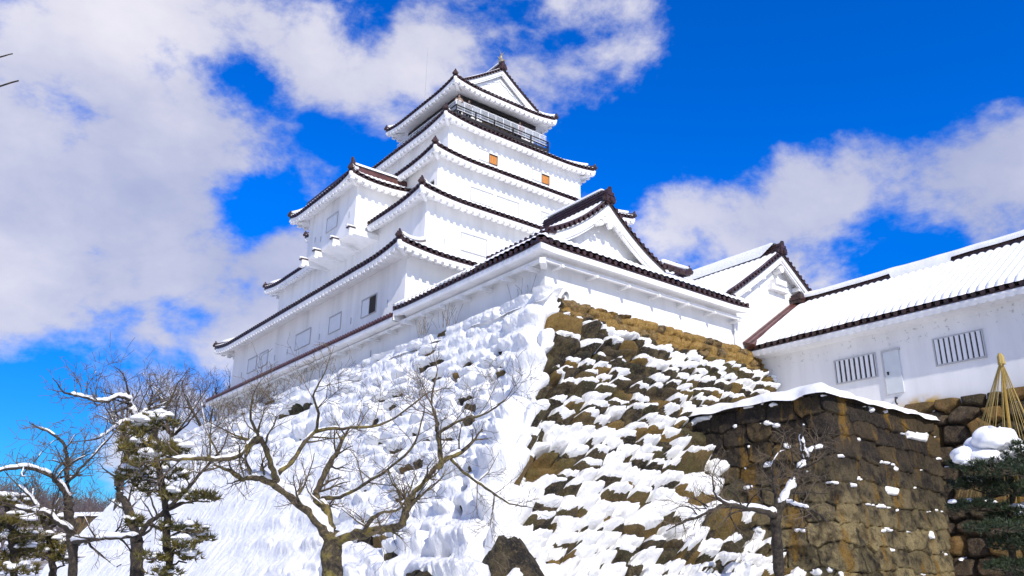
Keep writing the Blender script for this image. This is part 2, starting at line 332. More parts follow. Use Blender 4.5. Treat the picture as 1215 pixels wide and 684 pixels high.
# ------------------------------------------------------------------ the keep's stone base
PZ = np.array([-1.2, 0, 1.74, 2.52, 3.76, 4.25, 5.7, 8.07, 9.1, 10.2, 10.9])
PX = np.array([9.0, 8.0, 6.1, 5.34, 4.6, 4.19, 2.87, 1.25, .75, .32, .18]) - .05
PY = np.array([8.0, 7.1, 5.35, 4.77, 3.96, 3.64, 2.65, 1.3, .80, .34, .18]) - .05
def keep_base():
    root = thing('castle_stone_base', 'sloping snow covered boulder base below the white castle keep', 'stone base', (0, 0, 0))
    hz = []                                              # vertical profile by arc length, then the ledge back to the wall
    zz = np.linspace(-1.2, 10.9, 400); px = np.interp(zz, PZ, PX); py = np.interp(zz, PZ, PY); k = np.ones(25) / 25
    px = np.convolve(np.pad(px, 12, mode='edge'), k, 'valid'); py = np.convolve(np.pad(py, 12, mode='edge'), k, 'valid')
    arc = np.concatenate([[0], np.cumsum(np.hypot(np.diff(zz), np.diff(px)))]); LT = arc[-1]
    nh = 420; h = np.linspace(0, LT, nh); hz = np.interp(h, arc, zz); hx = np.interp(h, arc, px); hy = np.interp(h, arc, py)
    ax = np.arctan2(np.gradient(hz), -np.gradient(hx)); ay = np.arctan2(np.gradient(hz), -np.gradient(hy))   # slope angle
    nl = 620; tl = -48 * (np.linspace(1, 0, nl) ** 1.6); tr = np.concatenate([np.linspace(0, 13, 420)[1:], np.linspace(13, 19, 60)[1:]])
    t = np.concatenate([tl, tr]); T, Hh = np.meshgrid(t, h, indexing='ij')
    # stone pattern: larger stones at the corner and the foot
    cor = np.exp(-(T / np.where(T > 0, .42 + .7 * sst(Hh, 7, 4), 1.1)) ** 2)
    IDl, QXl, QYl, El = stones(T + .35, Hh, 1.05, .64, 11, .34, .16); IDr, QXr, QYr, Er = stones(T + .35, Hh, .80, .50, 13, .36, .18)
    rt = T > 0; ID = np.where(rt, IDr, IDl); QX = np.where(rt, QXr, QXl); QY = np.where(rt, QYr, QYl); E = np.where(rt, Er, El)
    IDs, QXs, QYs, Es = stones(T, Hh, .27, .21, 19, .4, .2, 2.)
    ID2, QX2, QY2, E2 = stones(T + .1, Hh + .2, 1.9, 1.15, 23, .22, .12)
    lf = sst(-T, .2, .9)
    big = np.maximum(cor > .45, (fbm(T * .25 + 4, Hh * .3, 31, 3) + .32 * sst(Hh, 6.5, 1.5) + .12 * lf > .66))
    ID3, QX3, QY3, E3 = stones(T, Hh, .56, .36, 37, .30, .16)
    tiny = (T > .35) & (Hh > LT - .75 - .055 * T)
    ID = np.where(big, ID2, ID); QX = np.where(big, QX2, QX); QY = np.where(big, QY2, QY); E = np.where(big, E2, E); SZ = np.where(big, 1.55, 1.0)
    ID = np.where(tiny, ID3, ID); QX = np.where(tiny, QX3, QX); QY = np.where(tiny, QY3, QY); E = np.where(tiny, E3, E); SZ = np.where(tiny, .9, SZ)
    left = sst(-T, 0.0, .7)                                    # 1 on the left face
    topb = sst(Hh + .5 * (fbm(T * .9, Hh * 0 + 2, 33, 3) - .5), LT - .62 - .055 * np.clip(T, 0, 9), LT - .45 - .055 * np.clip(T, 0, 9)) * sst(T, .4, 1.2)            # bare ochre coping course band on the right face
    rise = sst(QY, -.52, -.12); fall = 1 - .95 * np.clip((QY - .0) / .5, 0, 1)
    prof = np.where(QY < .0, rise, fall)
    side = sst(E, .02, .30)
    amp = (.27 + .26 * _h(np.floor(ID * 9999), np.floor(ID * 777), 5)) * SZ * (1 - .35 * topb) * (.86 - .11 * left) * (.55 + .45 * sst(LT - Hh, 0, 4))
    prof = prof * (1 - .6 * topb) + .6 * topb
    D = amp * prof * (.35 + .65 * side) * side ** .35 + .20 * (fbm(T * 2.0, Hh * 2.0, 41, 5) - .5) * (1 - .4 * left) + side * .10 * ((IDs - .5) + QXs * (IDs - .5) * 1.5 + QYs * (_h(np.floor(IDs * 9999), IDs * 0, 4) - .5)) - .10 * (1 - left) * (1 - sst(E, 0, .12)) - .05 + .05 * (fbm(T * 9, Hh * 9, 44, 3) - .5)
    # snow lies on the ledges
    r1 = _h(np.floor(ID * 9999), np.floor(ID * 77), 9); nz = fbm(T * 2.6, Hh * 2.6, 51, 5) - .5; nf = fbm(T * 8, Hh * 8, 52, 3) - .5; big_n = fbm(T * .45 + 3, Hh * .45, 61, 3) - .5
    up = sst(Hh, 7.5, 13.0); near = np.exp(-(np.maximum(T, 0) / 1.6) ** 2)
    qs_r = -.26 + .36 * (r1 - .5) + .9 * sst(r1, .84, .96) + .42 * nz + .12 * up + .20 * near * up + .45 * big_n * (.3 + .7 * up) - .16 * sst(Hh, 8, 2)
    smooth_left = sst(-T + 2 * big_n, 6, 17) * sst(Hh + 2 * big_n, 12.0, 8.5)            # the far part of the left face is one smooth sheet of snow
    qs_l = -.55 + .16 * sst(-T, 14, 2) + .42 * sst(r1, .60, .85) + .34 * nz + .35 * big_n - .9 * smooth_left - .12 * sst(-T, 2, 8)
    qs = qs_r * (1 - left) + qs_l * left + 2.2 * topb - .25 * cor * (T < .1) + .34 * (cor > .3) * (T > .15) * np.maximum((r1 > .55), sst(Hh, 9.5, 11.5))
    qs = qs + .13 * nf + .16 * (np.abs(QX) * 2) ** 2 * (1 - left); m = sst(QY, qs - .03, qs + .10)
    low = sst(QY, -.32 - .16 * r1, -.44 - .14 * r1) * (1 - topb) * (1 - .8 * left * (r1 > .7)) * (nz > -.12)    # snow caught at the foot of the stone above the ledge
    gap = 1 - (1 - left) * (1 - sst(E + .12 * nz, .0, .10)) * .95 * sst(Hh, 0, 3); m = m * gap; m = np.maximum(m, low * (.0 + .9 * left))
    m = np.maximum(m, .9 * left * sst(-(E), -.04, 0) * (r1 < .6))
    m = np.maximum(m, sst(smooth_left + nz * .5, .35, .6)); m = np.maximum(m, sst(-T + .5 * nz, -.22, -.04) * sst(T, -1.6, -1.1) * np.maximum((nz > -.2) * (r1 < .85), sst(Hh, 4.5, 6))); m = np.maximum(m, sst(Hh, LT - 1.0, LT - .8) * sst(T, .55, .35) * sst(T, -3, -2))
    M2 = blur(m, 2)
    fill = blur(D, 8); fill = np.maximum(fill, D)
    th = (.09 + .10 * r1) * (1 + .55 * left + .6 * cor)
    puff = sst(M2, .36, .95) ** .6
    S = D * (1 - puff) + (fill * (.45 + .3 * left) + D * (.55 - .3 * left)) * puff + np.where(M2 > .36, th * puff + .015, -.07)
    S = S * (1 - .45 * left * (M2 > .5)) + blur(S, 3) * .45 * left * (M2 > .5)
    S = S * (1 - smooth_left) + smooth_left * np.maximum(blur(S, 9) + .10 + .10 * (fbm(T * 3.0, Hh * .45 + T * .3, 91, 4) - .5), D * .6 + .06)
    S += ((.07 - .02 * left) * (fbm(T * 3.2, Hh * 3.2, 71, 4) - .5) + .03 * (fbm(T * 14, Hh * 14, 75, 2) - .5)) * (M2 > .36)
    def place(Dm):
        BX = np.where(T < 0, -hx[None, :] + 0 * T, -hx[None, :] + T); BY = np.where(T < 0, -hy[None, :] - T, -hy[None, :] + 0 * T); BZ = hz[None, :] + 0 * T
        # left part is parameterised from the corner; keep stones upright
        w = sst(T, -.28, .28)
        nx = -(1 - w) * np.sin(ax)[None, :]; ny = -w * np.sin(ay)[None, :]; nzv = (1 - w) * np.cos(ax)[None, :] + w * np.cos(ay)[None, :]
        ln = np.sqrt(nx ** 2 + ny ** 2 + nzv ** 2)
        return np.stack([(BX + Dm * nx / ln).ravel(), (BY + Dm * ny / ln).ravel(), (BZ + Dm * nzv / ln).ravel()], 1)
    sid = np.clip(ID + .35 * topb, 0, 1.3)
    F = grid_faces(len(t), nh)
    o = np_mesh('boulder_face', place(D), F, ['base_stone', 'coping_stone'], root, attr=sid)
    mi = (topb[:-1, :-1] + .5 * (nz[:-1, :-1]) > .45).astype(np.int32).ravel(); o.data.polygons.foreach_set('material_index', mi)
    keepf = (M2[:-1, :-1] > .2).ravel() | (M2[1:, 1:] > .2).ravel() | (M2[:-1, 1:] > .2).ravel() | (M2[1:, :-1] > .2).ravel()
    np_mesh('snow_cover', place(S), F[keepf], 'slope_snow', root)
    # ledge at the top, back to the plaster wall
    b = MB()
    def ledge(a, c):
        tt = a
        return tt
    n = 420
    def f(u, v):
        y = -.6 + 42 * u ** 1.5; x = -.32 + .72 * v
        zt = 10.90 + .26 * float(fbm(np.array(y * 1.1), np.array(x * 1.2), 81)) - .55 * (1 - v) ** 1.6
        return (x - .25 * float(vn(np.array(y * .9), np.array(0.), 5)) * (1 - v), y, zt)
    b.grid(f, n, 7); b.build('ledge_snow', 'slope_snow', root, True)
    # bare dark boulder at the foot of the corner
    b = MB(); c0 = Vector((-5.35, -5.35, .95))
    def rock(u, v):
        a = 2 * math.pi * u; e = math.pi * (v - .5); d = Vector((math.cos(a) * math.cos(e), math.sin(a) * math.cos(e), math.sin(e))); d = Vector([math.copysign(abs(q) ** .8, q) for q in d])
        k = .9 + .28 * float(fbm(np.array(d.x * 1.7 + d.z + 3), np.array(d.y * 1.7 - d.z), 9, 5)) - .15 * abs(float(vn(np.array(d.x * 3 + 2 * d.z), np.array(d.y * 3), 4)) - .5); return c0 + Vector((d.x * .95 * k * (1 - .42 * d.z) - .10 * d.z, d.y * .95 * k * (1 - .42 * d.z) + .10 * d.z, d.z * 1.55 * k))
    b.grid(rock, 64, 40); o = b.build('boulder', 'base_stone', root, True); a = o.data.attributes.new('sid', 'FLOAT', 'POINT'); a.data.foreach_set('value', np.full(len(o.data.vertices), .35, dtype=np.float32))
    # earth core so that nothing is hollow
    b = MB(); b.box(.05, .05, -1, 26, 41, 10.7); b.build('core', 'base_stone', root)
keep_base()
# ------------------------------------------------------------------ dressed stone blocks on the right
def block_wall():
    X0, Y0, ZT = 4.94, -7.0, 7.16
    root = thing('stone_bastion', 'dark mossy squared stone bastion with a flat snow cap at right', 'stone wall', (X0, Y0, 0))
    tl = np.linspace(-7.2, 0, 250); tr = np.linspace(0, 7.3, 255)[1:]; t = np.concatenate([tl, tr]); h = np.linspace(0, 8.12, 290)
    T, H = np.meshgrid(t, h, indexing='ij')
    ID, QX, QY, E = stones(T + .2, H, 1.05, .62, 101, .24, .10, 5.5)
    side = sst(E, .0, .035); D = side * (.02 + .05 * ID) * sst(np.abs(T), .0, .5) + .035 * side + .08 * (fbm(T * 1.4, H * 1.4, 103, 5) - .5) + .13 * (fbm(T * 4, H * 4, 104, 6) - .5) + .05 * (.5 - QY) * side - .06 * (1 - side)
    r1 = _h(np.floor(ID * 9999), np.floor(ID * 77), 19); nz = fbm(T * 2.4, H * 2.4, 105, 4); z = H - 1.04
    # crumbs of snow on the joints
    left = sst(-T, 0, .1)
    m = sst(QY + .25 * (r1 - .5), .30, .44) * sst(nz, .60 - .04 * left, .68 - .04 * left)
    M2 = blur(m, 1); S = D + np.where(M2 > .3, .035 + .07 * M2, -.05)
    bat = .07 * (ZT - z) * .55
    def place(Dm):
        BX = np.where(T < 0, X0, X0 + T) - bat * (T < .0) - bat * (T >= 0) * 1.0; BY = np.where(T < 0, Y0 - T, Y0) - bat
        w = sst(T, -.045, .045); return np.stack([(BX - (1 - w) * Dm).ravel(), (BY - w * Dm).ravel(), z.ravel()], 1)
    F = grid_faces(len(t), len(h))
    np_mesh('stone_face', place(D), F, 'block_stone', root, attr=ID)
    kf = ((M2[:-1, :-1] > .2) | (M2[1:, 1:] > .2)).ravel(); np_mesh('snow_crumbs', place(S), F[kf], 'snow', root)
    # snow cap
    xs = np.linspace(X0 - .30, 11.95, 190); ys = np.linspace(Y0 - .30, -.2, 190); X, Y = np.meshgrid(xs, ys, indexing='ij')
    wob = .13 * (fbm(X * 1.3, Y * 1.3, 111, 2) - .5) * 2; d = np.minimum(X - (X0 - .21), Y - (Y0 - .19)) + wob * .8
    thk = .25 * (1 - np.exp(-np.clip(d, 0, 9) / .12)) * (.6 + .8 * fbm(X * .8, Y * .8, 113, 2)) * (1 - .5 * sst(X, 5.6, 9)); Z = ZT - .06 + thk + .07 * (fbm(X * 1.9, Y * 1.9, 115, 2) - .5)
    Z = np.where(d < 0, ZT - .12 + d * .8, Z)
    np_mesh('snow_cap', np.stack([X.ravel(), Y.ravel(), Z.ravel()], 1), grid_faces(190, 190), 'snow', root)
    b = MB(); b.box(X0 + .12, Y0 + .12, -1, 11.7, -.5, ZT - .1); b.build('core', 'block_stone', root)
block_wall()
def gallery_wall_base():
    root = thing('gallery_stone_wall', 'bare ochre boulder retaining wall under the long white gallery', 'stone wall', (11.8, -15, 0))
    t = np.linspace(0, 19, 430); h = np.linspace(0, 8.75, 190); T, H = np.meshgrid(t, h, indexing='ij')
    ID, QX, QY, E = stones(T, H, .86, .60, 201, .30, .16, 3.0)
    side = sst(E, .0, .30); D = side ** .6 * (.10 + .20 * ID) + .07 * (fbm(T * 2, H * 2, 203, 4) - .5) + .03 * (fbm(T * 9, H * 9, 205, 3) - .5) - .14 * (1 - side) ** 2
    z = H - 1.05; bat = .14 * (7.7 - z)
    V = np.stack([(11.74 - bat - D).ravel(), (-6.0 - T).ravel(), z.ravel()], 1)
    F = grid_faces(len(t), len(h))[:, ::-1]; np_mesh('boulder_face', V, F, 'wall_stone', root, attr=ID)
    b = MB(); b.box(12.0, -25, -1, 19, .25, 7.6); b.build('core', 'wall_stone', root)
    m = sst(QY, .32, .46) * sst(fbm(T * 2, H * 2, 207), .66, .72); M2 = blur(m, 1)
    S = D + np.where(M2 > .3, .05 + .06 * M2, -.05)
    kf = (M2[:-1, :-1] > .2).ravel(); V = np.stack([(11.74 - bat - S).ravel(), (-6.0 - T).ravel(), z.ravel()], 1)
    np_mesh('snow_crumbs', V, F[kf], 'snow', root)
gallery_wall_base()
# ------------------------------------------------------------------ roofs
def edge_tiles(b, A, B, out, pitch=.27, r=.082, up=0., Lc=3., length=.3, droop=.1):
    """round cap tiles along an eave from A to B (z bends up at the ends), facing out"""
    A, B, out = Vector(A), Vector(B), Vector(out); L = (B - A).length; n = max(2, int(L / pitch)); tang = (B - A).normalized()
    def P(s):
        d = min(s, L - s); return A + tang * s + Vector((0, 0, up * max(0, 1 - d / Lc) ** 2.2))
    for k in range(n):
        s = (k + .5) * L / n; p = P(s); ax = (out - Vector((0, 0, droop))).normalized()
        b.tube([p - ax * length, p + ax * .02], [r, r], 8)
    m = max(8, int(L / .5))
    for k in range(m):          # flat drip tiles between the caps
        p, q = P(L * k / m), P(L * (k + 1) / m)
        vs = [x + out * o + Vector((0, 0, z)) for x in (p, q) for (o, z) in ((-.35, -.10), (-.03, -.115), (-.03, -.06), (-.35, .0))]
        b.add(vs, [(0, 1, 5, 4), (1, 2, 6, 5), (2, 3, 7, 6)] + ([(3, 2, 1, 0)] if k == 0 else []) + ([(4, 5, 6, 7)] if k == m - 1 else []))
    return P
def onigawara(name, p, d, parent, h=.55, w=.26):
    """ridge-end ornament tile: stepped body, horn and side curls"""
    p, d = Vector(p), Vector((d[0], d[1], 0)).normalized(); s = Vector((-d.y, d.x, 0)); b = MB()
    b.obox(p + Vector((0, 0, h * .18)), d * .13, s * w * .5, Vector((0, 0, h * .2)))
    b.obox(p + d * .04 + Vector((0, 0, h * .46)), d * .09, s * w * .38, Vector((0, 0, h * .12)))
    b.tube([p + Vector((0, 0, h * .5)), p + d * .03 + Vector((0, 0, h * .72)), p + d * .08 + Vector((0, 0, h * .92))], [w * .32, w * .26, w * .14], 6)
    for q in (-1, 1):
        b.tube([p + s * q * w * .35 + Vector((0, 0, .02)), p + s * q * w * .62 + d * .05 + Vector((0, 0, h * .2)), p + s * q * w * .5 + d * .08 + Vector((0, 0, h * .38))], [.07, .06, .03], 6)
    b.tube([p + d * .10 + Vector((0, 0, h * .16)), p + d * .20 + Vector((0, 0, h * .16))], [.10, .09], 10)
    return b.build(name, 'roof_tile', parent)
def skirt(parent, O, I, ze, zi, zw, up=.3, Lc=3.0, W=None, dent=True, sides='SWNE', fas=.17, cut=None, snow_th=.10, hips=True, conc=.25, tile_r=.076, pitch=.31):
    """hipped skirt roof between an outer eave rectangle O and inner rectangle I; W is the wall rectangle below"""
    ox0, oy0, ox1, oy1 = O; ix0, iy0, ix1, iy1 = I
    cornersO = {'S': ((ox0, oy0), (ox1, oy0)), 'E': ((ox1, oy0), (ox1, oy1)), 'N': ((ox1, oy1), (ox0, oy1)), 'W': ((ox0, oy1), (ox0, oy0))}
    cornersI = {'S': ((ix0, iy0), (ix1, iy0)), 'E': ((ix1, iy0), (ix1, iy1)), 'N': ((ix1, iy1), (ix0, iy1)), 'W': ((ix0, iy1), (ix0, iy0))}
    OUT = {'S': Vector((0, -1, 0)), 'E': Vector((1, 0, 0)), 'N': Vector((0, 1, 0)), 'W': Vector((-1, 0, 0))}
    roof = MB(); snow = MB(); tiles = MB(); pl = MB(); soff = MB()
    if W: WC = {'S': ((W[0], W[1]), (W[2], W[1])), 'E': ((W[2], W[1]), (W[2], W[3])), 'N': ((W[2], W[3]), (W[0], W[3])), 'W': ((W[0], W[3]), (W[0], W[1]))}
    for sd_ in sides:
        a, b_ = [Vector((*c, 0)) for c in cornersO[sd_]]; c_, d_ = [Vector((*c, 0)) for c in cornersI[sd_]]; L = (b_ - a).length; out = OUT[sd_]
        def upz(t): d = min(t, 1 - t) * L; return up * max(0, 1 - d / Lc) ** 2.2
        def surf(t, s, th=0., inset=0.):
            o = a.lerp(b_, t); i = c_.lerp(d_, t); p = o.lerp(i, s)
            p.z = ze + (zi - ze) * ((1 - conc) * s + conc * s * s) + upz(t) * (1 - s) ** 2 + th; return p
        nt = max(10, int(L / .6))
        segs = [(0., 1.)]
        if cut and sd_ == cut[0]:
            yy = [abs(v - a.y) / L for v in cut[1:]]; lo, hi = min(yy), max(yy); segs = [(0., lo), (hi, 1.)]
        for (u0, u1) in segs:
            g = lambda u, v: surf(u0 + (u1 - u0) * u, v, .0); roof.grid(g, nt, 6)
            ns = max(8, int(L * (u1 - u0) / pitch * 3))
            def gs(u, v):
                t_ = u0 + (u1 - u0) * u; x = t_ * L; s = -.004 + 1.004 * v
                rib = .045 * math.cos(2 * math.pi * x / (L / max(2, int(L / pitch))) + math.pi) * (1 - .6 * v)
                wob = .05 * float(vn(np.array(x * .8), np.array(v * 4 + ze), 3))
                return surf(t_, s, (snow_th + rib + wob) * min(1., .62 + v * 6) + (.03 if v == 0 else 0))
            snow.grid(gs, ns, 8)
            A_ = surf(u0, 0); B_ = surf(u1, 0); A_.z = B_.z = ze
            if u0 == 0 and u1 == 1: edge_tiles(tiles, A_, B_, out, pitch, tile_r, up, Lc)
            else:
                # part of an eave: bends up only at its real corner
                n_ = int((B_ - A_).length / pitch)
                for k in range(n_):
                    t_ = u0 + (u1 - u0) * (k + .5) / n_; p = surf(t_, 0); tiles.tube([p - out * .3 + Vector((0, 0, .03)), p + out * .02], [tile_r] * 2, 8)
                for k in range(12):
                    p, q = surf(u0 + (u1 - u0) * k / 12, 0), surf(u0 + (u1 - u0) * (k + 1) / 12, 0)
                    tiles.add([x + out * o + Vector((0, 0, z)) for x in (p, q) for (o, z) in ((-.35, -.10), (-.03, -.115), (-.03, -.06), (-.35, .0))], [(0, 1, 5, 4), (1, 2, 6, 5), (2, 3, 7, 6)])
            # plaster fascia with rounded lip, toothed lower edge and soffit back to the wall
            tang = (b_ - a).normalized()
            def fz(t_): p = a.lerp(b_, t_); p.z = ze + upz(t_); return p
            if W:
                wa, wb = [Vector((*c, 0)) for c in WC[sd_]]; ov = abs((wa - a).dot(out))
                def sect(u, v):
                    t_ = u0 + (u1 - u0) * u; p = fz(t_)
                    prof = [(.06, -.10), (.045, -.16), (.06, -.13 - fas), (.10, -.15 - fas), (.14, -.15 - fas), (.40, -.12 - fas)]
                    k = v * (len(prof)); 
                    i = int(round(v * len(prof)))
                    if i < len(prof):
                        ins, dz = prof[i]; q = p - out * ins + Vector((0, 0, dz))
                        # mitre at corners
                        m_ = min(t_, 1 - t_) * L
                        if (t_ <= .5 and u0 == 0 or t_ > .5 and u1 == 1) and m_ < ins: q += tang * (ins - m_) * (1 if t_ < .5 else -1)
                        return q
                    q = wa.lerp(wb, t_); q.z = zw; return q
                pl.grid(sect, nt, 6)
                if dent:
                    nd = int(L * (u1 - u0) / .40)
                    for k in range(nd):
                        t_ = u0 + (u1 - u0) * (k + .5) / nd; p = fz(t_); w_ = .115
                        pl.obox(p - out * .165 + Vector((0, 0, -.20 - fas)), tang * w_, out * .10, Vector((0, 0, .065)))
    r = roof.build('roof', 'roof_tile', parent, True)
    tiles.build('eave_tiles', 'roof_tile', r); snow.build('snow_cover', 'snow', r, True)
    if pl.v: pl.build('eave_plaster', 'plaster', r)
    if hips:
        cs = [('SW', (ox0, oy0), (ix0, iy0)), ('SE', (ox1, oy0), (ix1, iy0)), ('NW', (ox0, oy1), (ix0, iy1)), ('NE', (ox1, oy1), (ix1, iy1))]
        for nm, o_, i_ in cs:
            if not (nm[0] in sides and nm[1] in sides): continue
            hb = MB(); hs = MB(); pts = []
            for k in range(9):
                s = k / 8; x = o_[0] + (i_[0] - o_[0]) * s; y = o_[1] + (i_[1] - o_[1]) * s
                pts.append(Vector((x, y, ze + (zi - ze) * ((1 - conc) * s + conc * s * s) + up * (1 - s) ** 2 + .10)))
            hb.tube(pts, .13, 6); hs.tube([p + Vector((0, 0, .15)) for p in pts[1:]], .12, 6)
            h_ = hb.build('hip_ridge', 'roof_tile', r); hs.build('hip_snow', 'snow', r, True)
            dd = Vector((o_[0] - i_[0], o_[1] - i_[1], 0)).normalized()
            onigawara('ridge_end_tile', pts[0] + Vector((0, 0, -.06)) - dd * .10, dd, r, .40, .26)
            # rounded plaster corner knuckle under the hip
            if W:
                kb = MB(); p0 = Vector((o_[0], o_[1], ze + up)) - dd * .10
                kb.tube([p0 + Vector((0, 0, -.12)), p0 + Vector((0, 0, -.28)) - dd * .02, p0 - dd * .30 + Vector((0, 0, -.40)), p0 - dd * .75 + Vector((0, 0, -.46)), p0 - dd * 1.3 + Vector((0, 0, -.40))], [.10, .13, .13, .12, .10], 8)
                kb.build('corner_bracket', 'plaster', r, True)
    return r
def gable_roof(parent, axis, x0, x1, ya, yb, zb, zt, conc, yw=None, board=.34, wall_mat='plaster', snow_th=.11, ridge_h=.42, pitch=.27, back=True, rib=True, ornament=True, drift=0.):
    """gabled roof with its ridge along Y; (x0,x1) eaves, front verge at ya, gable wall at yw"""
    xc = (x0 + x1) / 2; hw = (x1 - x0) / 2
    def zz(x): r = 1 - abs(x - xc) / hw; return zb + (zt - zb) * (r - conc * r * (1 - r))
    roof = MB(); snow = MB(); n = 14
    for s in (-1, 1):
        fx = lambda v: xc + s * hw * (1 - v)
        roof.grid(lambda u, v: (fx(v), ya + (yb - ya) * u, zz(fx(v))), 8, n)
        roof.grid(lambda u, v: (fx(v), ya + (yb - ya) * u, zz(fx(v)) - .14), 8, n)
        ny = max(16, int(abs(yb - ya) / pitch * 4)) if rib else 30
        def gs(u, v):
            y = ya + .06 + (yb - ya - .06) * u; e = min(1., .15 + v * 9, .2 + (y - ya) * 5)
            r_ = .035 * math.cos(2 * math.pi * y / pitch) * (1 - v * .3) if rib else 0
            return (fx(v), y, zz(fx(v)) + .02 + (snow_th + r_ + .05 * float(vn(np.array(y * .7), np.array(v * 5.), 9))) * e)
        snow.grid(gs, ny, 12)
    r = roof.build('gable_roof', 'roof_tile', parent, True); snow.build('snow_cover', 'snow', r, True)
    # verge: tile row, then the curved white bargeboard
    for face, y, d in (('front', ya, -1), ('back', yb, 1)):
        if face == 'back' and not back: continue
        vt = MB(); bb = MB()
        for s in (-1, 1):
            pts = [Vector((xc + s * hw * (1 - k / 24), y, zz(xc + s * hw * (1 - k / 24)))) for k in range(25)]
            vt.tube([p + Vector((0, -d * .12, .05)) for p in pts], .072, 6)
            L = sum((pts[k + 1] - pts[k]).length for k in range(24)); m = int(L / .27)
            for k in range(m):
                f = (k + .5) / m * 24; i = int(f); p = pts[i].lerp(pts[min(24, i + 1)], f - i)
                vt.tube([p + Vector((0, -d * .25, .0)), p + Vector((0, d * .03, -.02))], [.08, .08], 7)
            for off, w_, yy in ((.10, board, 0.0), (.10 + board, .10, -.06)):
                def g(u, v):
                    x = xc + s * (hw - .05) * (1 - u); z = zz(x) - off - w_ * v; return (x, y - d * (.08 - yy), z)
                bb.grid(g, 24, 1)
                bb.grid(lambda u, v: (xc + s * (hw - .05) * (1 - u), y - d * (.08 - yy + .10 * v), zz(xc + s * (hw - .05) * (1 - u)) - off - w_), 24, 1)
            bb.grid(lambda u, v: (xc + s * (hw - .05) * (1 - u), y - d * (.18 + (abs((yw or y) - y)) * v), zz(xc + s * (hw - .05) * (1 - u)) - .16 - .02 * v), 24, 1)
        vt.build('verge_tiles', 'roof_tile', r); bb.build('bargeboard', 'plaster', r)
    if yw is not None:
        gw = MB(); vs = []; N_ = 32; zlo = zb - .6
        for k in range(N_ + 1):
            x = xc - (hw - .25) + 2 * (hw - .25) * k / N_; vs += [(x, yw, min(zlo, zz(x) - .2)), (x, yw, zz(x) - .12)]
        gw.add(vs, [(2 * k, 2 * k + 2, 2 * k + 3, 2 * k + 1) for k in range(N_)])
        gw.build('gable_wall', wall_mat, r); gw = MB(); ybk = yb - .3; gw.add([(x, ybk, z) for x, _, z in vs], [(2 * k, 2 * k + 1, 2 * k + 3, 2 * k + 2) for k in range(N_)])
        gw.build('gable_wall', wall_mat, r)
    # ridge
    rb = MB(); rs = MB(); y0 = ya - .02
    rb.box(xc - .17, y0 + .05, zt - .05, xc + .17, yb - .05, zt + ridge_h); rb.tube([(xc, y0, zt + ridge_h), (xc, yb, zt + ridge_h)], .13, 8)
    for k in range(3): rb.box(xc - .21, y0 + .02, zt + .04 + k * ridge_h * .3, xc + .21, yb - .02, zt + .07 + k * ridge_h * .3)
    def sn(u, v):
        y = y0 + .25 + (yb - y0 - .3) * u; an = math.pi * v; h = .16 + .06 * float(vn(np.array(y * 1.2), np.array(2.), 4))
        return (xc - (.23 + drift * .25) * math.cos(an), y, zt + ridge_h + .06 + h * math.sin(an) * min(1, u * 20 + .3) - drift * max(0, 1 - 3.2 * min(v, 1 - v)) * min(1, u * 9))
    rs.grid(sn, 60, 14)
    rr = rb.build('ridge', 'roof_tile', r); rs.build('ridge_snow', 'snow', rr, True)
    if ornament: onigawara('ridge_end_tile', (xc, ya + .05, zt - .10), (0, -1), r, ridge_h + .34, .46)
    return r
def box_part(name, x0, y0, z0, x1, y1, z1, mat, parent, bevel=0.):
    b = MB(); b.box(x0, y0, z0, x1, y1, z1); o = b.build(name, mat, parent)
    if bevel: m = o.modifiers.new('round', 'BEVEL'); m.width = bevel; m.segments = 2
    return o
def window(parent, axis, p, a0, a1, z0, z1, leaves=1, mat='shutter_white', open_frac=0., frame='grey_line', label=None):
    """shuttered window; axis 'x' lies in a plane x=p facing -X and runs along y, axis 'y' in a plane y=p facing -Y"""
    b = MB(); s = MB(); dk = MB()
    def bx(mb, a, b_, z, zz_, d0, d1):
        if axis == 'x': mb.box(p - d1, a, z, p - d0, b_, zz_)
        else: mb.box(a, p - d1, z, b_, p - d0, zz_)
    w = .028
    bx(b, a0 - w, a1 + w, z1, z1 + .06, 0, .07); bx(b, a0 - w, a0, z0, z1, 0, .05); bx(b, a1, a1 + w, z0, z1, 0, .05); bx(b, a0 - w, a1 + w, z0 - w, z0, 0, .055)
    o = b.build('window', frame, parent)
    if label: o['label'] = label
    n = leaves; ww = (a1 - a0) / n
    for k in range(n):
        lo, hi = a0 + k * ww + .012, a0 + (k + 1) * ww - .012
        if open_frac and k == 0:
            bx(dk, lo, hi, z0 + .004, z1 - .004, .001, .012)
        else:
            bx(s, lo, hi, z0 + .004, z1 - .004, .001, .03)
    if mat == 'orange_wood':
        s = MB()
        for q in range(4): bx(s, a0 + .012 + (a1 - a0 - .024) * q / 4 + .006, a0 + .012 + (a1 - a0 - .024) * (q + 1) / 4 - .006, z0 + .004, z1 - .004, .001, .03)
        bx(dk, a0 + .004, a1 - .004, z0 + .002, z1 - .002, .001, .008)
    if s.v: s.build('shutter', mat, o)
    if dk.v: dk.build('opening', 'interior', o)
    return o
def slits(parent, axis, p, places, mat='interior'):
    for a, z in places:
        b = MB(); d = .004
        if axis == 'x': b.box(p - .02, a - .035, z - .17, p - d, a + .035, z + .17)
        else: b.box(a - .035, p - .02, z - .17, a + .035, p - d, z + .17)
        b.build('loophole', 'metal_grey', parent)
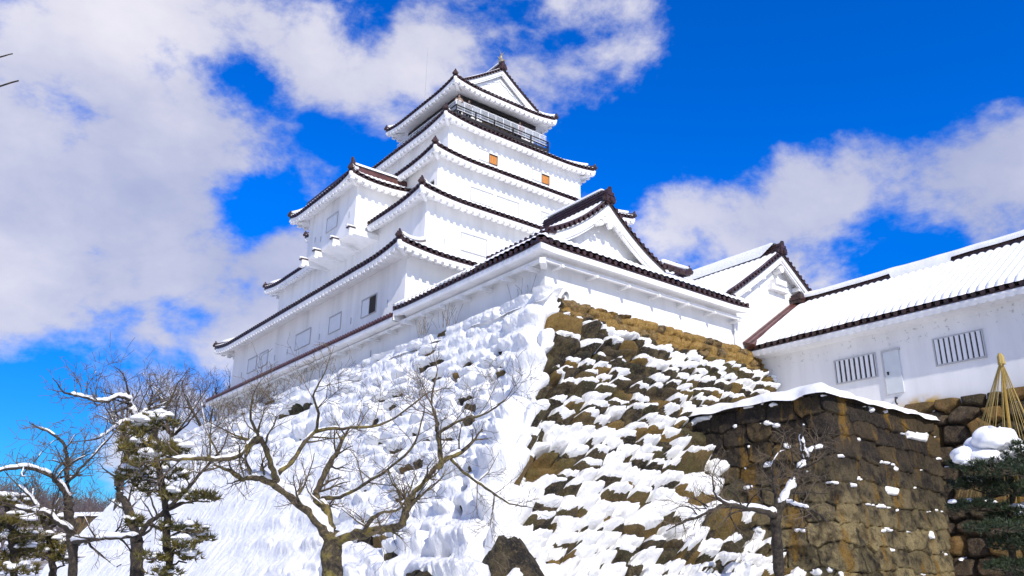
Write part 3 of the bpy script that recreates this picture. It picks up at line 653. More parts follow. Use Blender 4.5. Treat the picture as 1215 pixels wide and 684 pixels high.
# ------------------------------------------------------------------ the keep
def keep():
    root = thing('castle_keep', 'tall white five storey castle keep with stacked snowy tiled eaves', 'castle', (11, 21.5, 11))
    EX = [(-.57, 9.53, 22.4, 34.0, 16.07), (1.49, 11.34, 20.3, 31.7, 20.15), (3.24, 13.16, 18.6, 29.9, 23.85), (4.94, 14.97, 16.9, 28.0, 27.48)]
    WL = [(.50, 10.59, 21.3, 33.0), (2.31, 12.16, 19.5, 30.9), (3.95, 13.87, 17.9, 29.2), (5.67, 15.70, 16.15, 27.3)]
    T5 = (8.1, 18.4, 14.3, 24.7)
    zb = [11.0, 16.6, 20.7, 24.3]
    for k in range(4):
        x0, y0, x1, y1, zc = EX[k]; W = WL[k]; up = .30; ze = zc - up + .02
        nxt = WL[k + 1] if k < 3 else T5
        run = nxt[1] - y0; zi = ze + run * .60
        box_part('wall', W[0], W[1], zb[k], W[2], W[3], ze + .25, 'plaster', root)
        skirt(root, (x0, y0, x1, y1), (nxt[0] - .02, nxt[1] - .02, nxt[2] + .02, nxt[3] + .02), ze, zi, ze - .06, up, 3.2, W, cut=('W', 17.0, 23.5) if k == 1 else None)
    # first storey windows on the shaded side
    for a0, a1 in ((28.61, 30.02), (26.81, 28.1), (20.74, 22.66), (17.04, 18.37)): window(root, 'x', .5, a0, a1, 13.70, 14.56, 2 if a1 - a0 > 1.6 else 1)
    window(root, 'x', .5, 13.26, 14.72, 13.70, 14.57, 2, open_frac=1, label='shuttered window with one half open and dark')
    slits(root, 'x', .5, [(12.14, 13.83), (15.87, 13.84), (23.81, 13.85), (19.54, 13.81), (25.67, 13.87), (31.09, 13.82)])
    window(root, 'y', 12.16, 4.51, 6.11, 17.6, 18.54, 2)
    window(root, 'y', 13.87, 6.15, 7.67, 21.55, 22.34, 2); window(root, 'y', 13.87, 7.98, 9.53, 21.5, 22.34, 2)
    window(root, 'y', 13.87, 11.3, 12.8, 21.5, 22.34, 2)
    window(root, 'x', 3.95, 14.12, 14.68, 21.7, 22.15, 1, 'interior')
    for a in (7.89, 12.05):
        window(root, 'y', 15.7, a, a + .72, 25.5, 26.2, 1); window(root, 'y', 15.7, a + .78, a + 1.36, 25.5, 26.07, 1, 'orange_wood', frame='dark_wood', label='small orange wooden window')
    slits(root, 'y', 12.16, [(3.48, 17.77), (8.2, 17.7)])
    # projecting bay on the shaded side, carried on arms
    bay = MB(); bay.box(.9, 17.3, 19.45, 4.2, 23.45, 22.35); bo = bay.build('bay', 'plaster', root)
    window(root, 'x', .9, 19.5, 20.85, 20.42, 21.27, 2)
    slits(root, 'x', .9, [(18.0, 20.6), (21.6, 20.3), (22.4, 20.5)])
    for y in (17.2, 19.2, 21.5, 23.3):
        b = MB(); b.box(.55, y - .13, 19.12, 2.4, y + .13, 19.44); b.obox((.62, y, 19.05), (.10, 0, 0), (0, .16, 0), (0, 0, .06)); o = b.build('support_arm', 'plaster', root)
        b = MB(); b.tube([(.42, y, 19.56), (.85, y, 19.56)], [.14, .15], 8, squash=.5); b.build('snow_cover', 'snow', o, True)
        b = MB(); b.box(.46, y - .17, 19.44, .89, y + .17, 19.50); b.build('cap_tile', 'roof_tile', o)
    b = MB(); b.grid(lambda u, v: (.9 + 1.45 * v, 17.3 + 6.15 * u, 19.44 - .30 * v), 6, 4); b.build('bay_underside', 'plaster', root)
    Wb = (.9, 17.3, 4.2, 23.45)
    skirt(root, (.05, 16.55, 4.3, 24.75), (.95, 17.45, 4.25, 23.8), 22.33, 23.02, 22.25, .27, 2.0, Wb, sides='SWN', hips=True, dent=True)
    b = MB(); b.box(.62, 17.2, 22.92, 4.2, 17.5, 23.2); b.tube([(.55, 17.35, 23.2), (4.2, 17.35, 23.2)], .12, 8); r = b.build('bay_ridge', 'red_tile', root)
    b = MB(); b.grid(lambda u, v: (.6 + 3.6 * u, 17.35 - .22 * math.cos(math.pi * v), 23.27 + .20 * math.sin(math.pi * v)), 14, 6); b.build('ridge_snow', 'snow', r, True)
    b = MB(); b.box(.62, 17.5, 22.92, .9, 23.6, 23.3); b.build('bay_ridge', 'roof_tile', root)
    onigawara('ridge_end_tile', (.55, 17.35, 22.9), (-1, 0), root, .95, .5); onigawara('ridge_end_tile', (.75, 17.7, 22.9), (-1, -1), root, .7, .4)
    b = MB(); b.box(.9, 17.5, 22.9, 4.2, 23.6, 23.2); b.build('bay_top_snow', 'snow', root)
    # top floor: wall, balcony, roof
    x0, y0, x1, y1 = T5
    box_part('wall', x0, y0, 28.6, x1, y1, 31.5, 'plaster', root)
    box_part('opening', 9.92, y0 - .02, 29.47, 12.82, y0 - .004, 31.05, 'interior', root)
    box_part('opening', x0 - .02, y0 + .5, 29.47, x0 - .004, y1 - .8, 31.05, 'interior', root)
    for x in (10.7, 11.35, 12.1): box_part('post', x - .05, y0 - .10, 29.47, x + .05, y0 - .022, 31.1, 'dark_wood', root)
    b = MB(); b.box(x0 - .06, y0 - .14, 31.08, x1 + .1, y0 - .024, 31.36); b.box(x0 - .14, y0 - .14, 31.08, x0 - .024, y1, 31.36); b.build('lintel', 'dark_wood', root)
    DX0, DY0, DX1, DY1 = 7.3, 17.55, 15.0, 25.4
    b = MB(); b.box(DX0, DY0, 29.28, DX1, DY1, 29.44); deck = b.build('balcony_deck', 'dark_wood', root)
    b = MB(); b.box(DX0 + .3, DY0 + .3, 28.3, DX1 - .3, DY1 - .3, 29.27); b.build('deck_support', 'dark_wood', deck)
    b = MB()
    for z in (29.62, 29.98): b.box(DX0, DY0, z, DX1, DY0 + .07, z + .045); b.box(DX0, DY0 + .07, z, DX0 + .07, DY1, z + .045); b.box(DX1 - .07, DY0 + .07, z, DX1, DY1, z + .045)
    for x in np.linspace(DX0, DX1 - .1, 6): b.box(x + .02, DY0 - .01, 29.44, x + .08, DY0 + .08, 30.04)
    for y in np.linspace(DY0 + 1.5, DY1, 5): b.box(DX0 - .02, y - .1, 29.44, DX0 + .09, y, 30.12); b.box(DX1 - .09, y - .1, 29.44, DX1 + .02, y, 30.12)
    b.build('railing', 'dark_wood', deck)
    n = 12; w = (DX1 - DX0 - .2) / n
    for k in range(n):
        xa = DX0 + .1 + k * w; fr = MB(); fr.box(xa, DY0 + .14, 29.75, xa + .04, DY0 + .18, 30.50); fr.box(xa + .04, DY0 + .14, 30.46, xa + w - .02, DY0 + .18, 30.50); fr.box(xa + .04, DY0 + .14, 29.75, xa + w - .02, DY0 + .18, 29.79)
        o = fr.build('lattice_frame', 'shutter_white', deck); pn = MB(); pn.box(xa + .04, DY0 + .155, 29.79, xa + w - .02, DY0 + .165, 30.46); pn.build('lattice_panel', 'lattice', o)
    for k in range(10):
        w = (DY1 - DY0 - .4) / 10; ya = DY0 + .3 + k * w
        for xx in (DX0 + .14, DX1 - .18):
            fr = MB(); fr.box(xx, ya, 29.75, xx + .04, ya + .04, 30.5); fr.box(xx, ya + .04, 30.46, xx + .04, ya + w - .02, 30.5)
            o = fr.build('lattice_frame', 'shutter_white', deck); pn = MB(); pn.box(xx + .015, ya + .04, 29.79, xx + .025, ya + w - .02, 30.46); pn.build('lattice_panel', 'lattice', o)
    OX = (6.84, 17.09, 15.36, 26.0); ze = 31.50
    skirt(root, OX, (OX[0] + .95, OX[1] + .95, OX[2] - .95, OX[3] - .95), ze, ze + .66, 31.44, .30, 2.6, (x0, y0, x1, y1))
    gr = gable_roof(root, 'y', OX[0] + .9, OX[2] - .9, 17.72, 25.4, 32.10, 34.42, .12, yw=18.15, board=.30, ridge_h=.36)
    b = MB()      # relief on the gable
    for s in (-1, 1): b.grid(lambda u, v: (11.1 + s * 1.9 * (1 - u), 18.10, 32.55 + 1.22 * u - (.14 + .10 * abs(math.sin(u * 9))) * v), 20, 1)
    b.build('gable_relief', 'shutter_white', gr)
    for y in (17.95, 25.2):
        b = MB(); s = 1 if y < 20 else -1; x = 11.1; z = 34.98
        b.tube([(x, y - .02 * s, z - .05), (x, y + .02 * s, z + .16), (x, y + .10 * s, z + .36), (x, y + .06 * s, z + .56), (x, y - .04 * s, z + .72)], [.22, .20, .15, .10, .05], 8)
        b.tube([(x, y - .02 * s, z + .02), (x, y - .16 * s, z + .0)], [.12, .05], 6)
        for q in (-1, 1):
            b.add([(x, y, z + .12), (x + q * .42, y, z + .36), (x + q * .08, y, z + .34)], [(0, 1, 2)]); b.add([(x, y, z + .5), (x + q * .26, y + .02, z + 1.05), (x + q * .02, y, z + .66)], [(0, 1, 2)])
        b.build('fish_ornament', 'bronze', root)
    b = MB(); b.tube([(7.3, 21.5, 32.0), (7.3, 21.5, 36.4)], [.025, .012], 5); b.build('lightning_rod', 'metal_grey', root)
keep()
# ------------------------------------------------------------------ corner hall with the curved gable, and the tiled wall that runs on from it
def corner_hall():
    root = thing('corner_hall', 'low white corner hall with a curved snowy gable in front of keep', 'castle hall', (5, 4, 11))
    box_part('wall', 0, 0, 10.6, 10.45, 9.2, 12.2, 'plaster', root)
    ze = 12.50
    O = (-.85, -.80, 10.45, 9.2); I = (.85, .90, 10.45, 9.2)
    r = skirt(root, O, I, ze, ze + 1.12, 12.08, .06, 1.2, (0.02, 0.02, 10.43, 9.2), dent=False, sides='SW', fas=.20, hips=False, conc=.0, tile_r=.082, pitch=.30, snow_th=.16)
    b = MB(); b.grid(lambda u, v: (.8 + 9.65 * u, .85 + 8.4 * v, ze + 1.14 + .1 * float(vn(np.array(u * 9), np.array(v * 6), 2))), 12, 12); b.build('roof_snow', 'snow', root, True)
    # purlin and brackets under the eave
    b = MB(); b.box(-.46, -.46, 11.94, 10.3, -.34, 12.06); b.box(-.46, -.34, 11.94, -.34, 9.2, 12.06); b.build('purlin', 'plaster', root)
    for k in range(7):
        b = MB(); x = .35 + k * 1.62; b.box(x - .06, -.50, 11.85, x + .06, .0, 11.938); b.obox((x, -.52, 11.89), (.05, 0, 0), (0, .05, 0), (0, 0, .05)); b.build('bracket', 'plaster', root)
    for k in range(7):
        b = MB(); y = .35 + k * 1.38; b.box(-.58, y - .07, 11.80, .0, y + .07, 11.935); b.build('bracket', 'plaster', root)
    b = MB(); b.obox((-.42, -.42, 11.84), (.22, .22, 0), (-.07, .07, 0), (0, 0, .10)); b.build('bracket', 'plaster', root)
    g = gable_roof(root, 'y', -.05, 5.95, -.30, 3.5, 13.26, 15.30, .42, yw=.28, board=.40, ridge_h=.36, back=True)
    b = MB(); edge_tiles(b, (-.06, 3.5, 13.28), (-.06, -.3, 13.28), (-1, 0, 0), .28, .085); b.build('eave_tiles', 'roof_tile', g)
    # small end ridges that run out from the feet of the gable
    for xa, xb in ((5.9, 7.3),):
        b = MB(); b.tube([(xa, -.2, 13.40), (xb, -.25, 13.36)], .12, 6); b.tube([(xb, -.3, 13.36), (xb, 1.2, 13.55)], .12, 6)
        for k in range(4): x = xa + (xb - xa) * (k + .5) / 4; b.tube([(x, -.05, 13.36), (x, -.36, 13.34)], .085, 7)
        e = b.build('end_ridge', 'roof_tile', g); b = MB(); b.tube([(xa, -.15, 13.55), ((xa + xb) / 2, -.15, 13.56), (xb, -.2, 13.58)], [.16, .15, .13], 8, squash=.8); b.build('ridge_snow', 'snow', e, True)
        onigawara('ridge_end_tile', (xb, -.25, 13.38), (1 if xb > 3 else -1, -.3), e, .36, .2)
    b = MB()    # hanging gable ornament: a disc with scrolled wings
    xc, y, z = 2.95, -.25, 14.62
    def lobe(cx, cz, rx, rz, n=16): b.add([(cx, y - .09, cz)] + [(cx + rx * math.cos(2 * math.pi * k / n), y - .05, cz + rz * math.sin(2 * math.pi * k / n)) for k in range(n)] + [(cx + rx * math.cos(2 * math.pi * k / n), y + .06, cz + rz * math.sin(2 * math.pi * k / n)) for k in range(n)],
        [(0, 1 + (k + 1) % n, 1 + k) for k in range(n)] + [(1 + k, 1 + (k + 1) % n, 1 + n + (k + 1) % n, 1 + n + k) for k in range(n)])
    lobe(xc, z - .05, .18, .26); lobe(xc, z - .36, .12, .16)
    for s in (-1, 1): lobe(xc + s * .24, z - .22, .15, .12); lobe(xc + s * .46, z - .40, .12, .09); lobe(xc + s * .64, z - .50, .09, .06)
    b.build('gable_pendant', 'plaster', g)
    b = MB(); b.tube([(10.28, -.06, 10.9), (10.28, -.06, 12.1)], .05, 6); b.build('downpipe', 'shutter_white', root)
corner_hall()
def tiled_wall_end(root):
    b = MB(); b.box(-.80, 9.14, 12.02, .3, 9.19, 12.42); b.build('end_cap', 'plaster', root)
def tiled_wall():
    root = thing('plaster_wall', 'long white plaster wall with a brown tiled coping along base top', 'wall', (0, 20, 11))
    y0, y1 = 9.2, 33.4
    tiled_wall_end(root)
    box_part('wall_face', 0, y0, 10.5, .35, y1, 12.1, 'plaster', root)
    r = MB(); r.grid(lambda u, v: (-.85 + 1.2 * v, y0 + (y1 - y0) * u, 12.30 + .42 * v), 30, 4); r.grid(lambda u, v: (.35 + .3 * v, y0 + (y1 - y0) * u, 12.72 - .3 * v), 30, 2)
    ro = r.build('coping_roof', 'red_tile', root)
    b = MB(); edge_tiles(b, (-.86, y1, 12.30), (-.86, y0, 12.30), (-1, 0, 0), .26, .085); b.tube([(-.30, y0, 12.62), (-.30, y1, 12.62)], .07, 6); b.build('eave_tiles', 'red_tile', ro)
    b = MB(); b.tube([(.33, y0 - .1, 12.86), (.33, y1, 12.86)], .15, 8); b.box(.2, y0 - .12, 12.6, .46, y1, 12.86); rr = b.build('ridge', 'red_tile', ro)
    b = MB(); b.grid(lambda u, v: (-.50 + .7 * v, y0 + .2 + (y1 - y0 - .4) * u, 12.44 + .25 * v + .045 * math.cos(2 * math.pi * (y0 + (y1 - y0) * u) / .26) - .02), 360, 4); b.build('snow_cover', 'snow', ro, True)
    b = MB(); n = 40
    def sect(u, v):
        pr = [(-.80, 12.19), (-.82, 12.12), (-.80, 12.00), (-.70, 11.99), (-.35, 12.02), (.0, 12.03)]; x, z = pr[min(5, int(round(v * 5)))]; return (x, y0 + (y1 - y0) * u, z)
    b.grid(sect, n, 5); b.build('eave_plaster', 'plaster', root)
    b = MB(); b.box(-.40, y0, 11.86, -.30, y1, 11.96); b.build('purlin', 'plaster', root)
    for k in range(15):
        y = 10.2 + k * 1.6; b = MB(); b.box(-.52, y - .06, 11.74, 0, y + .06, 11.855); b.build('bracket', 'plaster', root)
    slits(root, 'x', 0., [(12.5, 11.35), (17.6, 11.35), (22.5, 11.4)])
    onigawara('ridge_end_tile', (-.2, y0 + .05, 12.5), (0, -1), root, .32, .36)
tiled_wall()
# ------------------------------------------------------------------ gabled gatehouse and the long gallery
def gabled_house():
    root = thing('gabled_house', 'white gabled house with a steep snowy roof between hall and gallery', 'castle building', (13.6, 3, 11))
    b = MB(); b.box(10.44, .02, 8.0, 16.8, 6, 13.3); b.build('wall', 'plaster', root)
    g = gable_roof(root, 'y', 9.6, 17.6, -.55, 6.3, 13.02, 15.85, .06, yw=.018, board=.30, ridge_h=.34, pitch=.30, drift=.42)
    b = MB(); b.tube([(13.6, .0, 15.05), (13.6, -.42, 15.05)], .17, 10); b.build('purlin_end', 'plaster', g)
    b = MB(); b.box(13.2, -.34, 14.30, 14.0, .0, 14.55); b.box(13.0, -.25, 14.05, 14.2, .0, 14.299); b.build('beam_end', 'plaster', g)
    for s in (-1, 1):
        for f in (.33, .62, .90): x = 13.6 + s * 4.0 * f; z = 15.85 - 2.83 * f - .52; b = MB(); b.box(x - .09, -.38, z - .10, x + .09, 0, z + .10); b.build('purlin_end', 'plaster', g)
    for s in (-1, 1):
        b = MB(); x = 13.6 + s * 3.85; b.grid(lambda u, v: (x - s * .65 * v, -.45 + 6.5 * u, 12.86 - .02 * v), 8, 3); b.build('soffit', 'plaster', g)
        b = MB(); edge_tiles(b, (13.6 + s * 4.0, -.5, 13.0), (13.6 + s * 4.0, 6.3, 13.0), (s, 0, 0), .30, .09); b.build('eave_tiles', 'roof_tile', g)
gabled_house()
def gallery():
    root = thing('long_gallery', 'long white gallery with barred windows and a ribbed snowy roof', 'castle building', (15, -12, 7.7))
    ya, yb = -24.5, -.02; xe, xr, ze, zr = 11.08, 15.2, 10.93, 13.72
    box_part('wall', 11.8, ya, 7.55, 18.6, yb, 10.75, 'gallery_plaster', root)
    r = MB()
    for s in (-1, 1): r.grid(lambda u, v: (xr + s * (xr - xe) * (1 - v), ya + (yb - ya) * u, ze + (zr - ze) * v), 20, 8)
    ro = r.build('roof', 'roof_tile', root, True)
    b = MB(); edge_tiles(b, (xe, yb, ze), (xe, ya, ze), (-1, 0, 0), .30, .092); b.build('eave_tiles', 'roof_tile', ro)
    b = MB(); P_ = .30
    ns = int((yb - ya) / P_ * 10)
    for s in (-1, 1):
        def gs(u, v):
            y = ya + (yb - .30 - ya) * u; k = math.floor(y / P_); vv = v
            fr = y / P_ - math.floor(y / P_); c = math.sqrt(max(0., 1 - .97 * (2 * fr - 1) ** 2))
            jut = .05 * float(_h(np.array(k), np.array(3), 5)) - .02
            vs_ = -.012 - jut * .4 * c + vv * (1.012 + jut * .4 * c) + (1 - vv) * .05 * (1 - c)
            th = (.035 + .17 * c + .03 * float(vn(np.array(y * 2.3), np.array(v * 7.), 5))) * min(1, .35 + v * 14) * (1 - .25 * max(0, v - .85) / .15)
            return (xr + s * (xr - xe) * (1 - vs_), y, ze + (zr - ze) * vs_ + .035 + th)
        b.grid(gs, ns, 34)
    b.build('snow_cover', 'snow', ro, True)
    b = MB(); b.box(xr - .20, ya, zr - .1, xr + .20, yb - .1, zr + .20); b.tube([(xr, ya, zr + .16), (xr, yb - .05, zr + .16)], .16, 8); rg = b.build('ridge', 'roof_tile', ro)
    b = MB()
    def rs(u, v):
        y = ya + (yb - .5 - ya) * u; an = math.pi * (v * 1.12 - .06)
        gap = float(fbm(np.array(y * .30), np.array(1.5), 77, 2)); droop = .30 if gap < .50 else .01
        droop *= 1. if v < .5 else .6
        x = xr - (.30 + .03 * float(vn(np.array(y * 2), np.array(0.), 3))) * math.cos(an)
        z = zr + .24 + .26 * math.sin(an) + (.0 if 0.12 < v < .88 else -droop) + .04 * float(vn(np.array(y * 1.5), np.array(4.), 2)); return (x, y, z)
    b.grid(rs, 300, 10); b.build('ridge_snow', 'snow', rg, True)
    # tiled verge against the gabled house
    b = MB(); A = Vector((xe - .08, 0, ze)); B = Vector((xr, 0, zr)); d = (B - A); dn = d.normalized(); up = Vector((-dn.z, 0, dn.x))
    for yv, rr, h in ((-.40, .12, .06), (-.20, .13, .14), (-.07, .10, .24)): b.tube([A + Vector((0, yv, 0)) + up * h, B + Vector((0, yv, 0)) + up * h], rr, 8)
    b.obox((A + B) / 2 + Vector((0, -.22, 0)) + up * .02, d / 2, (0, .21, 0), up * .07)
    b.build('verge_tiles', 'red_tile', ro)
    b = MB(); b.obox(B + Vector((-.25, -.32, .17)), (.42, 0, 0), (0, .28, 0), (0, 0, .07)); b.obox(B + Vector((-.25, -.32, .31)), (.36, 0, 0), (0, .25, 0), (0, 0, .06)); b.obox(B + Vector((-.25, -.32, .02)), (.38, 0, 0), (0, .25, 0), (0, 0, .07))
    b.build('ridge_end_tile', 'roof_tile', ro)
    b = MB()      # plaster eave with a wavy lower edge
    n = int((yb - ya) / .30) * 6
    def sect(u, v):
        y = yb + (ya - yb) * u; w = .05 * abs(math.sin(math.pi * y / .30)); pr = [(xe + .03, ze - .12), (xe + .02, ze - .20), (xe + .06, ze - .31 - w), (xe + .20, ze - .30 - w), (xe + .24, ze - .28), (11.82, ze - .36)]
        x, z = pr[min(5, int(round(v * 5)))]; return (x, y, z)
    b.grid(sect, n, 5); b.build('eave_plaster', 'gallery_plaster', ro)
    # barred windows and the door
    for a0, a1, z0, z1, nb in ((-5.12, -3.52, 8.975, 9.82, 8), (-8.98, -7.37, 8.965, 9.855, 9), (-14.6, -13.0, 8.97, 9.85, 9), (-19.6, -18.0, 8.97, 9.85, 9)):
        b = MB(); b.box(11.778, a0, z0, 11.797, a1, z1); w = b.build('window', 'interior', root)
        b = MB(); f = .05; b.box(11.74, a0 - f, z1, 11.798, a1 + f, z1 + f); b.box(11.74, a0 - f, z0 - f, 11.798, a1 + f, z0); b.box(11.745, a0 - f, z0, 11.798, a0, z1); b.box(11.745, a1, z0, 11.798, a1 + f, z1); b.build('frame', 'grey_line', w)
        for k in range(nb):
            y = a0 + (a1 - a0) * (k + .5) / nb; bb = MB(); bb.box(11.735, y - .058, z0 + .002, 11.777, y + .058, z1 - .002); bb.build('bar', 'shutter_white', w)
    b = MB(); b.box(11.75, -6.07, 8.22, 11.797, -5.46, 9.79); d_ = b.build('door', 'door_grey', root)
    b = MB(); b.box(11.73, -6.12, 9.791, 11.798, -5.41, 9.86); b.box(11.73, -5.459, 8.18, 11.798, -5.40, 9.79); b.build('door_frame', 'grey_line', d_)
    b = MB(); b.obox((11.735, -5.58, 8.98), (.012, 0, 0), (0, .03, 0), (0, 0, .06)); b.tube([(11.73, -5.58, 9.0), (11.69, -5.58, 9.0)], .03, 8); b.build('handle', 'dark_wood', d_)
    b = MB(); b.tube([(11.79, -5.75, 8.05), (11.68, -5.75, 8.05), (11.66, -5.75, 7.86), (11.74, -5.75, 7.82)], .035, 6); b.build('tap', 'dark_wood', root)
gallery()
# ------------------------------------------------------------------ trees
def spline(P, n):
    P = [Vector(p) for p in P]; out = []
    for i in range(len(P) - 1):
        p0, p1, p2, p3 = P[max(0, i - 1)], P[i], P[i + 1], P[min(len(P) - 1, i + 2)]
        for k in range(n):
            t_ = k / n; out.append(.5 * ((2 * p1) + (-p0 + p2) * t_ + (2 * p0 - 5 * p1 + 4 * p2 - p3) * t_ ** 2 + (-p0 + 3 * p1 - 3 * p2 + p3) * t_ ** 3))
    return out + [P[-1]]
class Tree:
    def __init__(self, seed): self.r = random.Random(seed); self.limb = MB(); self.twig = MB(); self.snow = MB(); self.paths = []
    def rv(self, s=1.): return Vector((self.r.gauss(0, s), self.r.gauss(0, s), self.r.gauss(0, s)))
    def add_limb(self, pts, r0, r1, n=5, wob=.25, snow=1., spawn=True):
        P = spline(pts, n); N_ = len(P); R = [r0 + (r1 - r0) * (k / (N_ - 1)) ** .8 for k in range(N_)]
        P = [p + self.rv(min(R[k], .045) * wob) if 0 < k < N_ - 1 else p for k, p in enumerate(P)]; R = [x * self.r.uniform(.88, 1.14) for x in R]
        self.limb.tube(P, R, 8)
        if spawn: self.paths.append((P, R))
        if snow: self.lay_snow(P, R, snow)
        return P, R
    def lay_snow(self, P, R, amt):
        run = []; 
        for k in range(len(P)):
            d = (P[min(k + 1, len(P) - 1)] - P[max(0, k - 1)]).normalized()
            ok = abs(d.z) < .86 and self.r.random() < .55 + .42 * amt
            if ok: run.append(k)
            if (not ok or k == len(P) - 1):
                if len(run) > 1:
                    c = [P[i] + Vector((0, 0, R[i] * .75 + .012)) for i in run]; rr = [(R[i] * .80 + .014) * amt * self.r.uniform(.75, 1.25) for i in run]; rr[0] *= .5; rr[-1] *= .5
                    self.snow.tube(c, rr, 7, squash=.85)
                run = []
    def grow(self, p, d, L, r, lvl, up=.25, wig=.28, snow=.0, kids=5, rmin=.004):
        n = max(4, int(L / .13)) if lvl >= 1 and L < 3 else 4; P = [Vector(p)]; d = d.normalized(); pts_d = []
        for k in range(n):
            d = (d + self.rv(wig) * .6 + Vector((0, 0, up * .22))).normalized(); P.append(P[-1] + d * (L / n)); pts_d.append(d.copy())
        R = [max(rmin, r * (1 - .75 * k / n)) for k in range(n + 1)]
        (self.limb if r > .02 else self.twig).tube(P, R, 6 if r > .03 else 4 if r > .012 else 3, cap=False)
        if snow and r > .011 and self.r.random() < snow: self.lay_snow(P, R, .55)
        if lvl > 0:
            for k in range(kids):
                f = self.r.uniform(.2, 1.); i = min(n - 1, int(f * n)); q = P[i].lerp(P[i + 1], f * n - i) if i < n else P[-1]
                s = pts_d[i].cross(self.rv()).normalized(); nd = pts_d[i] * self.r.uniform(.45, .9) + s * self.r.uniform(.5, 1.)
                self.grow(q, nd, L * self.r.uniform(.38, .68), max(rmin, R[i] * .55), lvl - 1, up, wig, snow, max(2, kids - 1), rmin)
    def sprout(self, count, L, lvl, up=.3, r=.5, start=.25, snow=.3, kids=5, rmin=.004, outward=None):
        tot = sum(len(P) for P, _ in self.paths)
        for P, R in self.paths:
            c = max(1, int(count * len(P) / tot))
            for k in range(c):
                i = self.r.randrange(int(len(P) * start), len(P) - 1); d = (P[i + 1] - P[i]).normalized(); s = d.cross(self.rv()).normalized()
                nd = d * self.r.uniform(.2, .8) + s + Vector((0, 0, .25)); self.grow(P[i], nd, L * self.r.uniform(.5, 1.15), max(.009, min(.03, R[i] * r)), lvl, up, snow=snow, kids=kids, rmin=rmin)
            d = (P[-1] - P[-2]).normalized(); self.grow(P[-1], d, L * .7, R[-1], lvl, up, snow=0, kids=kids, rmin=rmin)
    def build(self, root, bark='bark', twig='twig', snow_name='snow_cover'):
        if self.limb.v: self.limb.build('trunk', bark, root, True)
        if self.twig.v: self.twig.build('crown', twig, root)
        if self.snow.v: self.snow.build(snow_name, 'snow', root, True)
def P_(d, *uv):     # control points of a limb: (u, v[, depth offset])
    return [at(q[0], q[1], d + (q[2] if len(q) > 2 else 0)) for q in uv]
def cherry_front():
    d = 16.5; base = at(395, 700, d); root = thing('cherry_tree', 'bare lichen covered cherry tree in front of the snowy slope', 'tree', (base.x, base.y, 0))
    T = Tree(3); k = d / FPX * .86
    T.add_limb([Vector((base.x, base.y, -.1)), at(396, 700, d), at(393, 660, d), at(394, 634, d)], 15 * k, 12.5 * k, spawn=False, snow=0)
    T.add_limb(P_(d, (392, 640), (372, 612), (345, 588, -.2), (318, 570, -.3), (301, 566, -.4), (286, 567, -.5)), 8.5 * k, 4.2 * k, snow=1.15)
    T.add_limb(P_(d, (330, 577, -.2), (322, 552, -.5), (312, 524, -.8), (302, 521, -1.), (279, 543, -1.2), (240, 545, -1.6), (205, 545, -2.)), 4.8 * k, 2.2 * k, snow=.9)
    T.add_limb(P_(d, (322, 570, 0), (345, 548, .3), (374, 513, .8), (415, 508, 1.2), (459, 501, 1.6), (505, 468, 2.)), 4.2 * k, 1.2 * k, snow=.55)
    T.add_limb(P_(d, (374, 513, .8), (378, 490, .6), (372, 470, .3), (384, 445, .2)), 2.8 * k, .9 * k, snow=.4)
    T.add_limb(P_(d, (312, 524, -.8), (298, 498, -1.2), (300, 470, -1.5)), 2.6 * k, .8 * k, snow=.4)
    T.add_limb(P_(d, (393, 640), (388, 606, .3), (376, 590, .5), (386, 560, .8), (400, 537, 1.)), 7 * k, 3.6 * k, snow=.6)
    T.add_limb(P_(d, (382, 592, .5), (408, 588, .2), (436, 572, -.3), (462, 556, -.6), (490, 530, -.9), (500, 500, -1.)), 3.2 * k, 1.0 * k, snow=.5)
    T.add_limb(P_(d, (398, 644), (425, 634, -.3), (452, 628, -.5), (474, 624, -.7), (484, 604, -.8), (486, 592, -.8), (505, 568, -.6), (525, 548, -.4), (548, 536, -.2)), 7.5 * k, 3.0 * k, snow=.8)
    T.add_limb(P_(d, (523, 550, -.4), (519, 520, -.2), (517, 500, 0), (512, 474, .3), (518, 445, .5)), 3.2 * k, 1.0 * k, snow=.3)
    T.add_limb(P_(d, (519, 515, -.2), (545, 500, -.5), (578, 490, -.8), (600, 474, -1.)), 2.6 * k, .8 * k, snow=.3)
    T.add_limb(P_(d, (536, 545, -.3), (556, 565, -.8), (582, 583, -1.2), (604, 598, -1.5)), 2.6 * k, 1.1 * k, snow=.4)
    T.add_limb(P_(d, (430, 632, -.4), (446, 612, -1.0), (470, 606, -1.4)), 3.6 * k, 1.6 * k, snow=.9)
    T.sprout(105, .95, 2, up=.14, snow=.05, kids=5, rmin=.0036)
    T.build(root, 'bark')
cherry_front()
